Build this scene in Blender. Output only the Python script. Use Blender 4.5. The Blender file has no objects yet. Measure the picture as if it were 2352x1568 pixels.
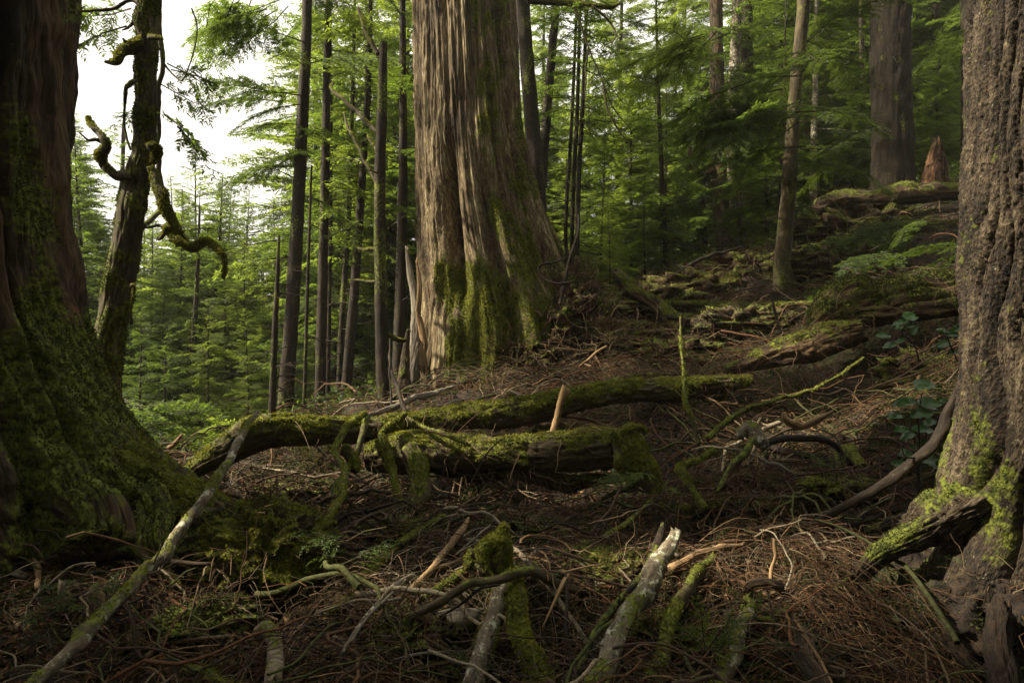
import bpy, math, random
import numpy as np
from mathutils import Vector

# ------------------------------------------------------------------ camera, sky, sun, exposure
SC = bpy.context.scene
COL = SC.collection
CZ = 1.5
K = 0.75 / 1176.0            # tan(half fov) per pixel of the 2352-wide picture
cam_d = bpy.data.cameras.new("camera"); cam = bpy.data.objects.new("camera", cam_d); COL.objects.link(cam)
cam_d.sensor_width = 36; cam_d.lens = 24; cam_d.clip_end = 800; cam_d.clip_start = 0.05
cam.location = (0, 0, CZ); cam.rotation_euler = (math.radians(90), 0, 0)
SC.camera = cam

SUN_EL, SUN_AZ = 45.0, -95.0      # degrees; azimuth from +Y towards +X (so the sun stands to the left)
world = bpy.data.worlds.new("World"); SC.world = world; world.use_nodes = True
wn = world.node_tree; wn.nodes.clear()
wo = wn.nodes.new("ShaderNodeOutputWorld"); bg = wn.nodes.new("ShaderNodeBackground")
sky = wn.nodes.new("ShaderNodeTexSky"); sky.sky_type = 'NISHITA'; sky.sun_disc = False
sky.sun_elevation = math.radians(SUN_EL); sky.sun_rotation = math.radians(SUN_AZ)
sky.dust_density = 6; sky.air_density = 1.0
tc = wn.nodes.new("ShaderNodeTexCoord")
nz = wn.nodes.new("ShaderNodeTexNoise"); nz.inputs["Scale"].default_value = 2.2; nz.inputs["Detail"].default_value = 6
cr = wn.nodes.new("ShaderNodeValToRGB")
cr.color_ramp.elements[0].position = 0.3; cr.color_ramp.elements[0].color = (0.75, 0.75, 0.75, 1)
cr.color_ramp.elements[1].position = 0.55; cr.color_ramp.elements[1].color = (0.97, 0.97, 0.97, 1)
mx = wn.nodes.new("ShaderNodeMixRGB"); mx.inputs[2].default_value = (7.7, 7.4, 6.7, 1)   # thin bright cloud
wn.links.new(tc.outputs["Generated"], nz.inputs["Vector"]); wn.links.new(nz.outputs["Fac"], cr.inputs["Fac"])
wn.links.new(cr.outputs["Color"], mx.inputs[0]); wn.links.new(sky.outputs[0], mx.inputs[1])
wn.links.new(mx.outputs[0], bg.inputs["Color"]); bg.inputs["Strength"].default_value = 0.062
wn.links.new(bg.outputs[0], wo.inputs[0])

sd = bpy.data.lights.new("sun", 'SUN'); sun = bpy.data.objects.new("sun", sd); COL.objects.link(sun)
sd.energy = 5.0; sd.angle = math.radians(1.5); sd.color = (1.0, 0.88, 0.64)
_e, _a = math.radians(SUN_EL), math.radians(SUN_AZ)
to_sun = Vector((math.sin(_a) * math.cos(_e), math.cos(_a) * math.cos(_e), math.sin(_e)))
sun.rotation_euler = (-to_sun).to_track_quat('-Z', 'Y').to_euler()

SC.view_settings.view_transform = 'Standard'
try: SC.view_settings.look = 'None'
except Exception: pass
SC.view_settings.gamma = 1.0
SC.view_settings.exposure = 1.62
SC.render.engine = 'CYCLES'
cy = SC.cycles
cy.max_bounces = 6; cy.diffuse_bounces = 4; cy.glossy_bounces = 2; cy.transmission_bounces = 4; cy.volume_bounces = 1
cy.transparent_max_bounces = 8; cy.sample_clamp_indirect = 6.0
cy.use_denoising = True

# ------------------------------------------------------------------ numpy helpers
def rngs(s): return np.random.RandomState(s)

_G = rngs(7).normal(size=(256, 3)); _G /= np.linalg.norm(_G, axis=1)[:, None]
_PM = np.tile(rngs(11).permutation(256), 3)
def noise3(P, seed=0):
    P = np.asarray(P, float) + seed * 17.31
    s = P.shape[:-1]; P = P.reshape(-1, 3)
    i = np.floor(P).astype(int); f = P - i; i &= 255
    u = f * f * f * (f * (f * 6 - 15) + 10)
    out = np.zeros(len(P))
    for a in (0, 1):
        wa = u[:, 0] if a else 1 - u[:, 0]
        for b in (0, 1):
            wb = u[:, 1] if b else 1 - u[:, 1]
            for c in (0, 1):
                wc = u[:, 2] if c else 1 - u[:, 2]
                h = _PM[(_PM[(_PM[(i[:, 0] + a) & 255] + i[:, 1] + b) & 255] + i[:, 2] + c) & 255]
                g = _G[h]
                out += wa * wb * wc * (g[:, 0] * (f[:, 0] - a) + g[:, 1] * (f[:, 1] - b) + g[:, 2] * (f[:, 2] - c))
    return out.reshape(s) * 1.6
def fbm(P, o=4, seed=0, gain=0.5):
    t = 0; a = 1.0; P = np.asarray(P, float)
    for k in range(o):
        t = t + a * noise3(P, seed + k); P = P * 2.03; a *= gain
    return t
def sstep(a, b, x):
    t = np.clip((x - a) / (b - a), 0, 1); return t * t * (3 - 2 * t)

def px(u, v, d):                      # a pixel of the 2352x1568 picture at forward distance d
    return np.array([(u - 1176) * K * d, d, CZ + (784 - v) * K * d])

def mesh_obj(name, V, F, mats, parent=None, attrs=None, smooth=True, midx=None):
    V = np.ascontiguousarray(V, dtype=np.float32).reshape(-1, 3)
    if isinstance(F, (list, tuple)): fl = [np.asarray(f, dtype=np.int32) for f in F if len(f)]
    else: fl = [np.asarray(F, dtype=np.int32)]
    me = bpy.data.meshes.new(name)
    nl = sum(f.size for f in fl); nf = sum(len(f) for f in fl)
    me.vertices.add(len(V)); me.vertices.foreach_set("co", V.ravel())
    me.loops.add(nl); me.loops.foreach_set("vertex_index", np.concatenate([f.ravel() for f in fl]))
    me.polygons.add(nf)
    tot = np.concatenate([np.full(len(f), f.shape[1], dtype=np.int32) for f in fl])
    st = np.concatenate([[0], np.cumsum(tot)[:-1]]).astype(np.int32)
    me.polygons.foreach_set("loop_start", st)
    me.polygons.foreach_set("loop_total", tot)
    if midx is not None: me.polygons.foreach_set("material_index", np.asarray(midx, dtype=np.int32))
    me.polygons.foreach_set("use_smooth", np.full(nf, bool(smooth)))
    for k, a in (attrs or {}).items():
        a = np.asarray(a, dtype=np.float32)
        if a.ndim == 1:
            at = me.attributes.new(k, 'FLOAT', 'POINT'); at.data.foreach_set("value", a)
        else:
            at = me.attributes.new(k, 'FLOAT_VECTOR', 'POINT'); at.data.foreach_set("vector", a.ravel())
    me.update(calc_edges=True)
    if not isinstance(mats, (list, tuple)): mats = [mats]
    for m in mats: me.materials.append(m)
    o = bpy.data.objects.new(name, me); COL.objects.link(o)
    if parent is not None: o.parent = parent
    return o

def tag(o, label=None, cat=None, group=None, kind=None):
    if label: o["label"] = label
    if cat: o["category"] = cat
    if group: o["group"] = group
    if kind: o["kind"] = kind
    return o
def empty(name, loc=(0, 0, 0), label=None, cat=None, group=None):
    o = bpy.data.objects.new(name, None); COL.objects.link(o); o.location = tuple(loc); o.empty_display_size = 0.1
    return tag(o, label, cat, group)
def copy_tree(o, parent=None):
    c = o.copy(); COL.objects.link(c)
    if parent is not None: c.parent = parent
    for ch in list(o.children): copy_tree(ch, c)
    return c

def spline(pts, n, extra=None):
    """Catmull-Rom resample; extra columns are interpolated along."""
    P = np.asarray(pts, float)
    if extra is not None: P = np.column_stack([P, np.asarray(extra, float)])
    if len(P) == 2:
        t = np.linspace(0, 1, n)[:, None]; return P[0] * (1 - t) + P[1] * t
    A = np.vstack([2 * P[0] - P[1], P, 2 * P[-1] - P[-2]])
    L = np.concatenate([[0], np.cumsum(np.linalg.norm(np.diff(P[:, :3], axis=0), axis=1))])
    s = np.linspace(0, L[-1], n)
    i = np.clip(np.searchsorted(L, s, side='right') - 1, 0, len(P) - 2)
    t = ((s - L[i]) / np.maximum(L[i + 1] - L[i], 1e-9))[:, None]
    a, b, c, d = A[i], A[i + 1], A[i + 2], A[i + 3]
    out = 0.5 * (2 * b + (c - a) * t + (2 * a - 5 * b + 4 * c - d) * t * t + (3 * b - a - 3 * c + d) * t ** 3)
    lo = np.minimum(b, c); hi = np.maximum(b, c)
    if P.shape[1] > 3: out[:, 3:] = np.clip(out[:, 3:], lo[:, 3:], hi[:, 3:])
    return out

def frames(C):
    T = np.gradient(C, axis=0); T /= np.linalg.norm(T, axis=1)[:, None] + 1e-12
    N = np.zeros_like(T)
    r = np.array([0, 0, 1.0]) if abs(T[0, 2]) < 0.8 else np.array([0, -1.0, 0])
    n = r - T[0] * (r @ T[0]); n /= np.linalg.norm(n); N[0] = n
    for i in range(1, len(C)):
        n = N[i - 1] - T[i] * (N[i - 1] @ T[i]); N[i] = n / (np.linalg.norm(n) + 1e-12)
    return T, N, np.cross(T, N)

def grid_faces(nr, nc, off=0, wrap=True):
    i = np.arange(nr - 1)[:, None]; j = np.arange(nc if wrap else nc - 1)[None, :]
    j2 = (j + 1) % nc
    return np.stack([i * nc + j, i * nc + j2, (i + 1) * nc + j2, (i + 1) * nc + j], -1).reshape(-1, 4) + off

def tubes(Pts, R, k=3):
    """many thin tubes at once: Pts (N,S,3), R (N,S) -> verts, quads"""
    N, S, _ = Pts.shape
    T = np.gradient(Pts, axis=1); T /= np.linalg.norm(T, axis=2)[..., None] + 1e-12
    m = T[:, S // 2]
    ref = np.where(np.abs(m[:, 2:3]) < 0.8, np.array([[0, 0, 1.0]]), np.array([[1.0, 0, 0]]))[:, None, :]
    A = np.cross(T, ref); A /= np.linalg.norm(A, axis=2)[..., None] + 1e-9
    B = np.cross(T, A)
    ph = np.arange(k) * 2 * np.pi / k
    V = Pts[:, :, None, :] + R[:, :, None, None] * (A[:, :, None, :] * np.cos(ph)[None, None, :, None] + B[:, :, None, :] * np.sin(ph)[None, None, :, None])
    base = grid_faces(S, k)
    F = (base[None] + (np.arange(N) * S * k)[:, None, None]).reshape(-1, 4)
    return V.reshape(-1, 3), F

# ------------------------------------------------------------------ terrain
CTRL = [ # u, v, distance
 (-300,1500,2.3),(0,1568,2.4),(500,1568,2.45),(1176,1568,2.4),(1800,1568,2.2),(2200,1700,2.3),(2600,1720,2.3),
 (-200,1260,3.3),(200,1250,3.35),(430,1300,3.3),(600,1400,3.0),(850,1290,3.5),(1176,1350,3.1),(1500,1330,3.15),
 (2000,1420,2.7),(2350,1570,2.75),(2300,1300,3.35),(1900,1270,3.2),(2000,1200,3.6),
 (620,1180,4.6),(900,1170,4.6),(1200,1165,4.7),(1450,1150,4.6),(1700,1180,4.2),(1900,1120,4.3),(2150,1090,4.0),
 (1600,1050,5.2),(1900,1010,5.2),(2150,960,4.9),(1250,985,6.0),(900,1045,6.0),(650,1075,5.8),(450,1100,5.2),
 (1300,905,7.4),(1000,930,7.6),(1100,880,9.3),(1500,860,8.2),(1900,905,6.6),(2150,830,6.2),(2350,800,5.5),
 (1500,720,10.8),(1380,700,11.5),(1800,655,10.6),(2100,650,8.8),(2200,560,9.8),(1950,560,12.2),
 (2050,435,14.2),(2250,425,14.2),(1660,605,15.0),(1880,520,14.5),(1450,690,15.0),
 (880,945,8.3),(650,985,9.0),(735,975,10.2),(500,1070,7.2),(350,1075,7.5),(800,980,12.5),(100,1100,7.5),
 (400,1150,12),(200,1180,16),(700,1120,14),(1000,1050,18),(500,1250,26),(0,1150,26),(1000,1000,30),(1300,800,24),
 (1700,690,26),(2100,470,26),(2350,330,26)]
CP = np.array([px(*c) for c in CTRL])
EXTRA = [(-8,2,.1),(-8,-4,.0),(0,-4,.1),(7,-3,.6),(6,1.5,.55),(8,5,1.9),(14,8,3.6),(25,18,9.5),(40,40,14),(0,60,-7),(-40,40,-11),(-60,0,-9),
         (60,0,14),(0,-60,0),(-100,120,-14),(0,140,-8),(120,140,22),(120,-60,20),(-120,-60,-12),(20,60,4)]
CP = np.vstack([CP, np.array(EXTRA, float)])
def _tk(r): return r * r * np.log(r + 1e-9)
_n = len(CP)
_D = np.linalg.norm(CP[:, None, :2] - CP[None, :, :2], axis=2)
_M = np.zeros((_n + 3, _n + 3)); _M[:_n, :_n] = _tk(_D) + np.eye(_n) * 0.03
_M[:_n, _n] = 1; _M[:_n, _n + 1:] = CP[:, :2]; _M[_n, :_n] = 1; _M[_n + 1:, :_n] = CP[:, :2].T
_W = np.linalg.solve(_M, np.concatenate([CP[:, 2], [0, 0, 0]]))
def tps(X, Y):
    X = np.asarray(X, float); Y = np.asarray(Y, float); s = X.shape; X = X.ravel(); Y = Y.ravel(); out = np.empty(len(X))
    for a in range(0, len(X), 40000):
        x = X[a:a + 40000]; y = Y[a:a + 40000]
        r = np.sqrt((x[:, None] - CP[None, :, 0]) ** 2 + (y[:, None] - CP[None, :, 1]) ** 2)
        out[a:a + 40000] = _tk(r) @ _W[:_n] + _W[_n] + _W[_n + 1] * x + _W[_n + 2] * y
    return out.reshape(s)
# hollows under logs and banks
PITS = [(1200, 1130, 5.2, .9, .35, .28), (1480, 1130, 5.0, .35, .35, .16), (1920, 880, 6.5, .6, .35, .6), (2050, 800, 7.0, .8, .4, .65), (850, 1080, 5.6, .6, .35, .16),
        (640, 1400, 3.1, .28, .22, .16), (1250, 1480, 2.5, .25, .25, .14), (1080, 1450, 2.6, .2, .2, .08), (1550, 1480, 2.5, .22, .22, .12), (1290, 880, 8.2, .6, .3, .2), (2230, 1400, 3.2, .4, .4, .2), (320, 1230, 3.7, .3, .25, .15)]
def ghost(X, Y):
    """terrain height with its lumps"""
    z = tps(X, Y); P = np.stack([np.asarray(X, float), np.asarray(Y, float), np.zeros_like(z)], -1)
    far = np.clip((np.hypot(X, Y) - 6) / 12, 0, 1)
    for (pu, pv, pd, rx, ry, dep) in PITS:
        c = px(pu, pv, pd); z = z - dep * np.exp(-((X - c[0]) / rx) ** 2 - ((Y - c[1]) / ry) ** 2)
    q = fbm(P * [2.6, 2.6, 1], 2, 71); z = z - 0.10 * sstep(0.15, 0.7, q) * (1 - far * .5)
    z = z + 0.11 * fbm(P * 1.9, 3, 3) + (0.08 + 0.3 * far) * noise3(P * 0.55, 9)
    return z
def ground_fine(X, Y):
    z = ghost(X, Y); P = np.stack([np.asarray(X, float), np.asarray(Y, float), np.zeros_like(z)], -1)
    return z + 0.045 * fbm(P * 7, 3, 21)
def hit(u, v, lift=0.0):
    """where the sight line of pixel (u, v) meets the ground raised by lift"""
    d = np.concatenate([np.arange(1.2, 14, 0.02), np.arange(14, 120, 0.25)])
    X = (u - 1176) * K * d; Z = CZ + (784 - v) * K * d
    g = ghost(X, d) + lift
    k = np.nonzero(Z < g)[0]
    i = k[0] if len(k) else len(d) - 1
    return px(u, v, d[i])
def gz(x, y): return float(ghost(np.array([x]), np.array([y]))[0])

# ------------------------------------------------------------------ materials
def new_mat(name):
    m = bpy.data.materials.new(name); m.use_nodes = True; nt = m.node_tree; nt.nodes.clear()
    out = nt.nodes.new("ShaderNodeOutputMaterial"); return m, nt, out
def N_(nt, t, **kw):
    n = nt.nodes.new(t)
    for k, v in kw.items():
        if hasattr(n, k): setattr(n, k, v)
        else: n.inputs[k].default_value = v
    return n
def ramp(nt, stops):
    n = nt.nodes.new("ShaderNodeValToRGB"); e = n.color_ramp.elements
    e[0].position = stops[0][0]; e[0].color = (*stops[0][1], 1); e[1].position = stops[-1][0]; e[1].color = (*stops[-1][1], 1)
    for p, c in stops[1:-1]:
        x = e.new(p); x.color = (*c, 1)
    return n
MOSS_D, MOSS_L = (0.018, 0.026, 0.004), (0.13, 0.15, 0.018)

def wood_mat(name, cols, scale=18, stretch=9, bump=0.6, dist=0.012, moss=True, patch=None, patch_scale=5, rough=0.85, band=0, moss_l=MOSS_L, moss_d=MOSS_D):
    """cols dark..light along the grain; patch = (colour, amount) for lichen or weathering"""
    m, nt, out = new_mat(name); L = nt.links.new
    at = N_(nt, "ShaderNodeAttribute"); at.attribute_name = "lc"
    mp = N_(nt, "ShaderNodeMapping"); mp.inputs["Scale"].default_value = (1, 1, 1.0 / stretch)
    L(at.outputs["Vector"], mp.inputs["Vector"])
    n1 = N_(nt, "ShaderNodeTexNoise"); n1.inputs["Scale"].default_value = scale; n1.inputs["Detail"].default_value = 8; n1.inputs["Roughness"].default_value = 0.65
    L(mp.outputs[0], n1.inputs["Vector"])
    n2 = N_(nt, "ShaderNodeTexNoise"); n2.inputs["Scale"].default_value = scale * 0.18; n2.inputs["Detail"].default_value = 4
    L(mp.outputs[0], n2.inputs["Vector"])
    add = N_(nt, "ShaderNodeMath", operation='MULTIPLY_ADD'); add.inputs[1].default_value = 0.42
    L(n2.outputs["Fac"], add.inputs[0]); 
    n4 = N_(nt, "ShaderNodeTexNoise"); n4.inputs["Scale"].default_value = scale * 3.6; n4.inputs["Detail"].default_value = 3
    L(mp.outputs[0], n4.inputs["Vector"])
    m4 = N_(nt, "ShaderNodeMath", operation='MULTIPLY'); m4.inputs[1].default_value = 0.32; L(n4.outputs["Fac"], m4.inputs[0])
    mul = N_(nt, "ShaderNodeMath", operation='MULTIPLY_ADD'); mul.inputs[1].default_value = 0.48; L(n1.outputs["Fac"], mul.inputs[0]); L(m4.outputs[0], mul.inputs[2]); L(mul.outputs[0], add.inputs[2])
    k = len(cols); rp = ramp(nt, [(0.49 + 0.26 * i / (k - 1), c) for i, c in enumerate(cols)])
    L(add.outputs[0], rp.inputs["Fac"]); col = rp.outputs["Color"]
    if patch:
        vo = N_(nt, "ShaderNodeTexNoise"); vo.inputs["Scale"].default_value = patch_scale; vo.inputs["Detail"].default_value = 7; vo.inputs["Roughness"].default_value = 0.7
        L(at.outputs["Vector"], vo.inputs["Vector"])
        pr = ramp(nt, [(0.60 - 0.2 * patch[1], (0, 0, 0)), (0.66 - 0.2 * patch[1], (1, 1, 1))]); L(vo.outputs["Fac"], pr.inputs["Fac"])
        mm = N_(nt, "ShaderNodeMixRGB"); mm.inputs[2].default_value = (*patch[0], 1); L(pr.outputs[0], mm.inputs[0]); L(col, mm.inputs[1]); col = mm.outputs[0]
    if band:
        wv = N_(nt, "ShaderNodeTexWave"); wv.wave_type = 'BANDS'; wv.bands_direction = 'Z'; wv.inputs["Scale"].default_value = band; wv.inputs["Distortion"].default_value = 9; wv.inputs["Detail"].default_value = 3; wv.inputs["Detail Scale"].default_value = 2
        L(at.outputs["Vector"], wv.inputs["Vector"])
        mm = N_(nt, "ShaderNodeMixRGB", blend_type='MULTIPLY'); mm.inputs[0].default_value = 0.7
        br = ramp(nt, [(0.1, (0.3, 0.25, 0.2)), (0.5, (1, 1, 1))]); L(wv.outputs["Fac"], br.inputs["Fac"]); L(col, mm.inputs[1]); L(br.outputs[0], mm.inputs[2]); col = mm.outputs[0]
    bs = N_(nt, "ShaderNodeBsdfPrincipled"); bs.inputs["Roughness"].default_value = rough
    bs.inputs["Specular IOR Level"].default_value = 0.3
    if moss:
        ma = N_(nt, "ShaderNodeAttribute"); ma.attribute_name = "moss"
        gm = N_(nt, "ShaderNodeNewGeometry")
        n3 = N_(nt, "ShaderNodeTexNoise"); n3.inputs["Scale"].default_value = 35; n3.inputs["Detail"].default_value = 6; L(at.outputs["Vector"], n3.inputs["Vector"])
        s = N_(nt, "ShaderNodeMath", operation='ADD'); L(ma.outputs["Fac"], s.inputs[0])
        s2 = N_(nt, "ShaderNodeMath", operation='MULTIPLY_ADD'); s2.inputs[1].default_value = 0.9; s2.inputs[2].default_value = -0.45; L(n3.outputs["Fac"], s2.inputs[0]); L(s2.outputs[0], s.inputs[1])
        mr = ramp(nt, [(0.35, (0, 0, 0)), (0.6, (1, 1, 1))]); L(s.outputs[0], mr.inputs["Fac"])
        mc = ramp(nt, [(0.35, moss_d), (0.65, moss_l)]); L(n3.outputs["Fac"], mc.inputs["Fac"])
        mm = N_(nt, "ShaderNodeMixRGB"); L(mr.outputs[0], mm.inputs[0]); L(col, mm.inputs[1]); L(mc.outputs[0], mm.inputs[2]); col = mm.outputs[0]
    L(col, bs.inputs["Base Color"])
    bp = N_(nt, "ShaderNodeBump"); bp.inputs["Strength"].default_value = bump; bp.inputs["Distance"].default_value = dist
    L(add.outputs[0], bp.inputs["Height"]); L(bp.outputs[0], bs.inputs["Normal"])
    L(bs.outputs[0], out.inputs[0]); return m

def leaf_mat(name, dark, light, trans, tmix=0.5, scale=1.2, rnd=0.5, rough=0.6):
    m, nt, out = new_mat(name); L = nt.links.new
    tc = N_(nt, "ShaderNodeTexCoord"); n1 = N_(nt, "ShaderNodeTexNoise"); n1.inputs["Scale"].default_value = scale; n1.inputs["Detail"].default_value = 5
    L(tc.outputs["Object"], n1.inputs["Vector"])
    oi = N_(nt, "ShaderNodeObjectInfo")
    a = N_(nt, "ShaderNodeMath", operation='MULTIPLY_ADD'); a.inputs[1].default_value = 0.25 * rnd; L(oi.outputs["Random"], a.inputs[0]); L(n1.outputs["Fac"], a.inputs[2])
    rp = ramp(nt, [(0.38, dark), (0.75, light)]); L(a.outputs[0], rp.inputs["Fac"])
    tr = ramp(nt, [(0.38, tuple(c * 0.6 for c in trans)), (0.75, trans)]); L(a.outputs[0], tr.inputs["Fac"])
    bs = N_(nt, "ShaderNodeBsdfPrincipled"); bs.inputs["Roughness"].default_value = rough; bs.inputs["Specular IOR Level"].default_value = 0.35
    L(rp.outputs[0], bs.inputs["Base Color"])
    tl = N_(nt, "ShaderNodeBsdfTranslucent"); L(tr.outputs[0], tl.inputs["Color"])
    ms = N_(nt, "ShaderNodeMixShader"); ms.inputs[0].default_value = tmix; L(bs.outputs[0], ms.inputs[1]); L(tl.outputs[0], ms.inputs[2])
    L(ms.outputs[0], out.inputs[0]); return m

def attr_mat(name, rough=0.85, sc=60):
    """thin twigs and chips: each carries its own natural colour in 'tint'"""
    m, nt, out = new_mat(name); L = nt.links.new
    at = N_(nt, "ShaderNodeAttribute"); at.attribute_name = "tint"
    tc = N_(nt, "ShaderNodeTexCoord"); n1 = N_(nt, "ShaderNodeTexNoise"); n1.inputs["Scale"].default_value = sc; n1.inputs["Detail"].default_value = 3
    L(tc.outputs["Object"], n1.inputs["Vector"])
    rp = ramp(nt, [(0.3, (0.45, 0.45, 0.45)), (0.7, (1.2, 1.2, 1.2))]); L(n1.outputs["Fac"], rp.inputs["Fac"])
    mm = N_(nt, "ShaderNodeMixRGB", blend_type='MULTIPLY'); mm.inputs[0].default_value = 1; L(at.outputs["Vector"], mm.inputs[1]); L(rp.outputs[0], mm.inputs[2])
    bs = N_(nt, "ShaderNodeBsdfPrincipled"); bs.inputs["Roughness"].default_value = rough; bs.inputs["Specular IOR Level"].default_value = 0.3
    L(mm.outputs[0], bs.inputs["Base Color"]); L(bs.outputs[0], out.inputs[0]); return m

M = {}
M['cedar'] = wood_mat('weathered_cedar', [(0.020, 0.013, 0.007), (0.068, 0.046, 0.024), (0.165, 0.122, 0.067), (0.38, 0.32, 0.20)], 40, 14, 1.0, 0.05, patch=((0.20, 0.16, 0.11), -0.05), patch_scale=9)
M['cedar_dark'] = wood_mat('dark_cedar_bark', [(0.008, 0.006, 0.004), (0.028, 0.018, 0.011), (0.062, 0.040, 0.024), (0.12, 0.075, 0.045)], 26, 12, 1.0, 0.04, patch=((0.12, 0.055, 0.028), 0.0), patch_scale=1.6)
M['plated'] = wood_mat('plated_fir_bark', [(0.006, 0.004, 0.003), (0.022, 0.015, 0.010), (0.058, 0.042, 0.027), (0.135, 0.105, 0.070)], 44, 2.5, 1.0, 0.05, patch=((0.22, 0.21, 0.15), -0.12), patch_scale=40)
M['bark'] = wood_mat('brown_bark', [(0.007, 0.005, 0.003), (0.020, 0.013, 0.008), (0.042, 0.029, 0.018)], 26, 4, 0.8, 0.012, patch=((0.12, 0.11, 0.085), -0.15), patch_scale=18)
M['bark_red'] = wood_mat('reddish_bark', [(0.004, 0.0025, 0.0015), (0.014, 0.008, 0.0045), (0.034, 0.020, 0.011)], 40, 3, 1.0, 0.03)
M['mossbark'] = wood_mat('mossy_bark', [(0.02, 0.015, 0.008), (0.055, 0.042, 0.022), (0.10, 0.08, 0.042)], 30, 5, 0.7, 0.01)
M['rot'] = wood_mat('rotting_wood', [(0.009, 0.006, 0.004), (0.030, 0.018, 0.010), (0.068, 0.041, 0.022), (0.15, 0.092, 0.050)], 30, 10, 1.0, 0.04)
M['far_bark'] = wood_mat('dark_far_bark', [(0.003, 0.002, 0.0015), (0.011, 0.007, 0.004), (0.028, 0.018, 0.010)], 44, 2.5, 1.0, 0.06, rough=1.0)
M['red_rot'] = wood_mat('red_heartwood', [(0.008, 0.005, 0.003), (0.030, 0.015, 0.008), (0.085, 0.040, 0.019), (0.18, 0.095, 0.048)], 30, 10, 1.0, 0.04)
M['bare'] = wood_mat('bare_split_wood', [(0.07, 0.042, 0.022), (0.19, 0.12, 0.062), (0.32, 0.21, 0.11)], 60, 18, 0.8, 0.008)
M['grey'] = wood_mat('silvered_wood', [(0.05, 0.042, 0.034), (0.15, 0.128, 0.10), (0.30, 0.265, 0.21)], 55, 16, 0.8, 0.008)
M['lichen'] = wood_mat('lichened_bark', [(0.035, 0.026, 0.018), (0.11, 0.088, 0.062), (0.20, 0.17, 0.125)], 30, 2, 0.8, 0.008, patch=((0.36, 0.36, 0.29), 0.3), patch_scale=22)
M['birch'] = wood_mat('peeling_banded_bark', [(0.07, 0.05, 0.035), (0.19, 0.15, 0.11), (0.34, 0.29, 0.22)], 30, 0.5, 0.8, 0.006, band=9)
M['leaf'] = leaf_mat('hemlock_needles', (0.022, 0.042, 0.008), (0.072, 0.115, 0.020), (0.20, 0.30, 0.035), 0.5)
M['leaf_y'] = leaf_mat('yellow_green_needles', (0.034, 0.058, 0.009), (0.10, 0.15, 0.022), (0.30, 0.40, 0.045), 0.55)  # lighter, yellower green variant of the needles
M['leaf_d'] = leaf_mat('dark_green_needles', (0.013, 0.030, 0.007), (0.046, 0.078, 0.012), (0.14, 0.21, 0.02), 0.45)  # darker green variant of the needles
M['salal'] = leaf_mat('glossy_leaf', (0.022, 0.060, 0.018), (0.055, 0.125, 0.035), (0.10, 0.22, 0.03), 0.3, 6, rough=0.38)
M['moss'] = leaf_mat('moss_tuft', (0.046, 0.050, 0.008), (0.24, 0.235, 0.034), (0.28, 0.28, 0.028), 0.35, 9, 0.3, 0.8)
M['moss_dull'] = leaf_mat('old_moss_tuft', (0.018, 0.024, 0.005), (0.085, 0.088, 0.016), (0.08, 0.09, 0.012), 0.3, 9, 0.3, 0.8)
M['twig'] = attr_mat('dry_twig'); M['chip'] = attr_mat('needle_duff', 0.9, 25)

def soil():
    m, nt, out = new_mat('forest_soil'); L = nt.links.new
    tc = N_(nt, "ShaderNodeTexCoord"); n1 = N_(nt, "ShaderNodeTexNoise"); n1.inputs["Scale"].default_value = 14; n1.inputs["Detail"].default_value = 9; n1.inputs["Roughness"].default_value = 0.7
    n2 = N_(nt, "ShaderNodeTexNoise"); n2.inputs["Scale"].default_value = 1.6; n2.inputs["Detail"].default_value = 5
    L(tc.outputs["Object"], n1.inputs["Vector"]); L(tc.outputs["Object"], n2.inputs["Vector"])
    r1 = ramp(nt, [(0.38, (0.006, 0.004, 0.003)), (0.55, (0.022, 0.012, 0.007)), (0.72, (0.07, 0.038, 0.019))]); L(n1.outputs["Fac"], r1.inputs["Fac"])
    r2 = ramp(nt, [(0.50, (0, 0, 0)), (0.60, (0.8, 0.8, 0.8))]); L(n2.outputs["Fac"], r2.inputs["Fac"])
    r3 = ramp(nt, [(0.35, (0.010, 0.015, 0.004)), (0.65, (0.045, 0.055, 0.010))]); L(n1.outputs["Fac"], r3.inputs["Fac"])
    mm = N_(nt, "ShaderNodeMixRGB"); L(r2.outputs[0], mm.inputs[0]); L(r1.outputs[0], mm.inputs[1]); L(r3.outputs[0], mm.inputs[2])
    bs = N_(nt, "ShaderNodeBsdfPrincipled"); bs.inputs["Roughness"].default_value = 0.95; L(mm.outputs[0], bs.inputs["Base Color"])
    bp = N_(nt, "ShaderNodeBump"); bp.inputs["Strength"].default_value = 1; bp.inputs["Distance"].default_value = 0.03; L(n1.outputs["Fac"], bp.inputs["Height"]); L(bp.outputs[0], bs.inputs["Normal"])
    L(bs.outputs[0], out.inputs[0]); return m
M['soil'] = soil()

# ------------------------------------------------------------------ ground sheet
n = 760
t = np.linspace(-1, 1, n)
gx = 5 * np.sinh(3.7 * t); gy = 5 + 5 * np.sinh(3.7 * t)
GX, GY = np.meshgrid(gx, gy)
GZ = ground_fine(GX, GY)
ground = mesh_obj('ground', np.stack([GX, GY, GZ], -1).reshape(-1, 3), grid_faces(n, n, wrap=False), M['soil'])
ground["kind"] = "structure"

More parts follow.
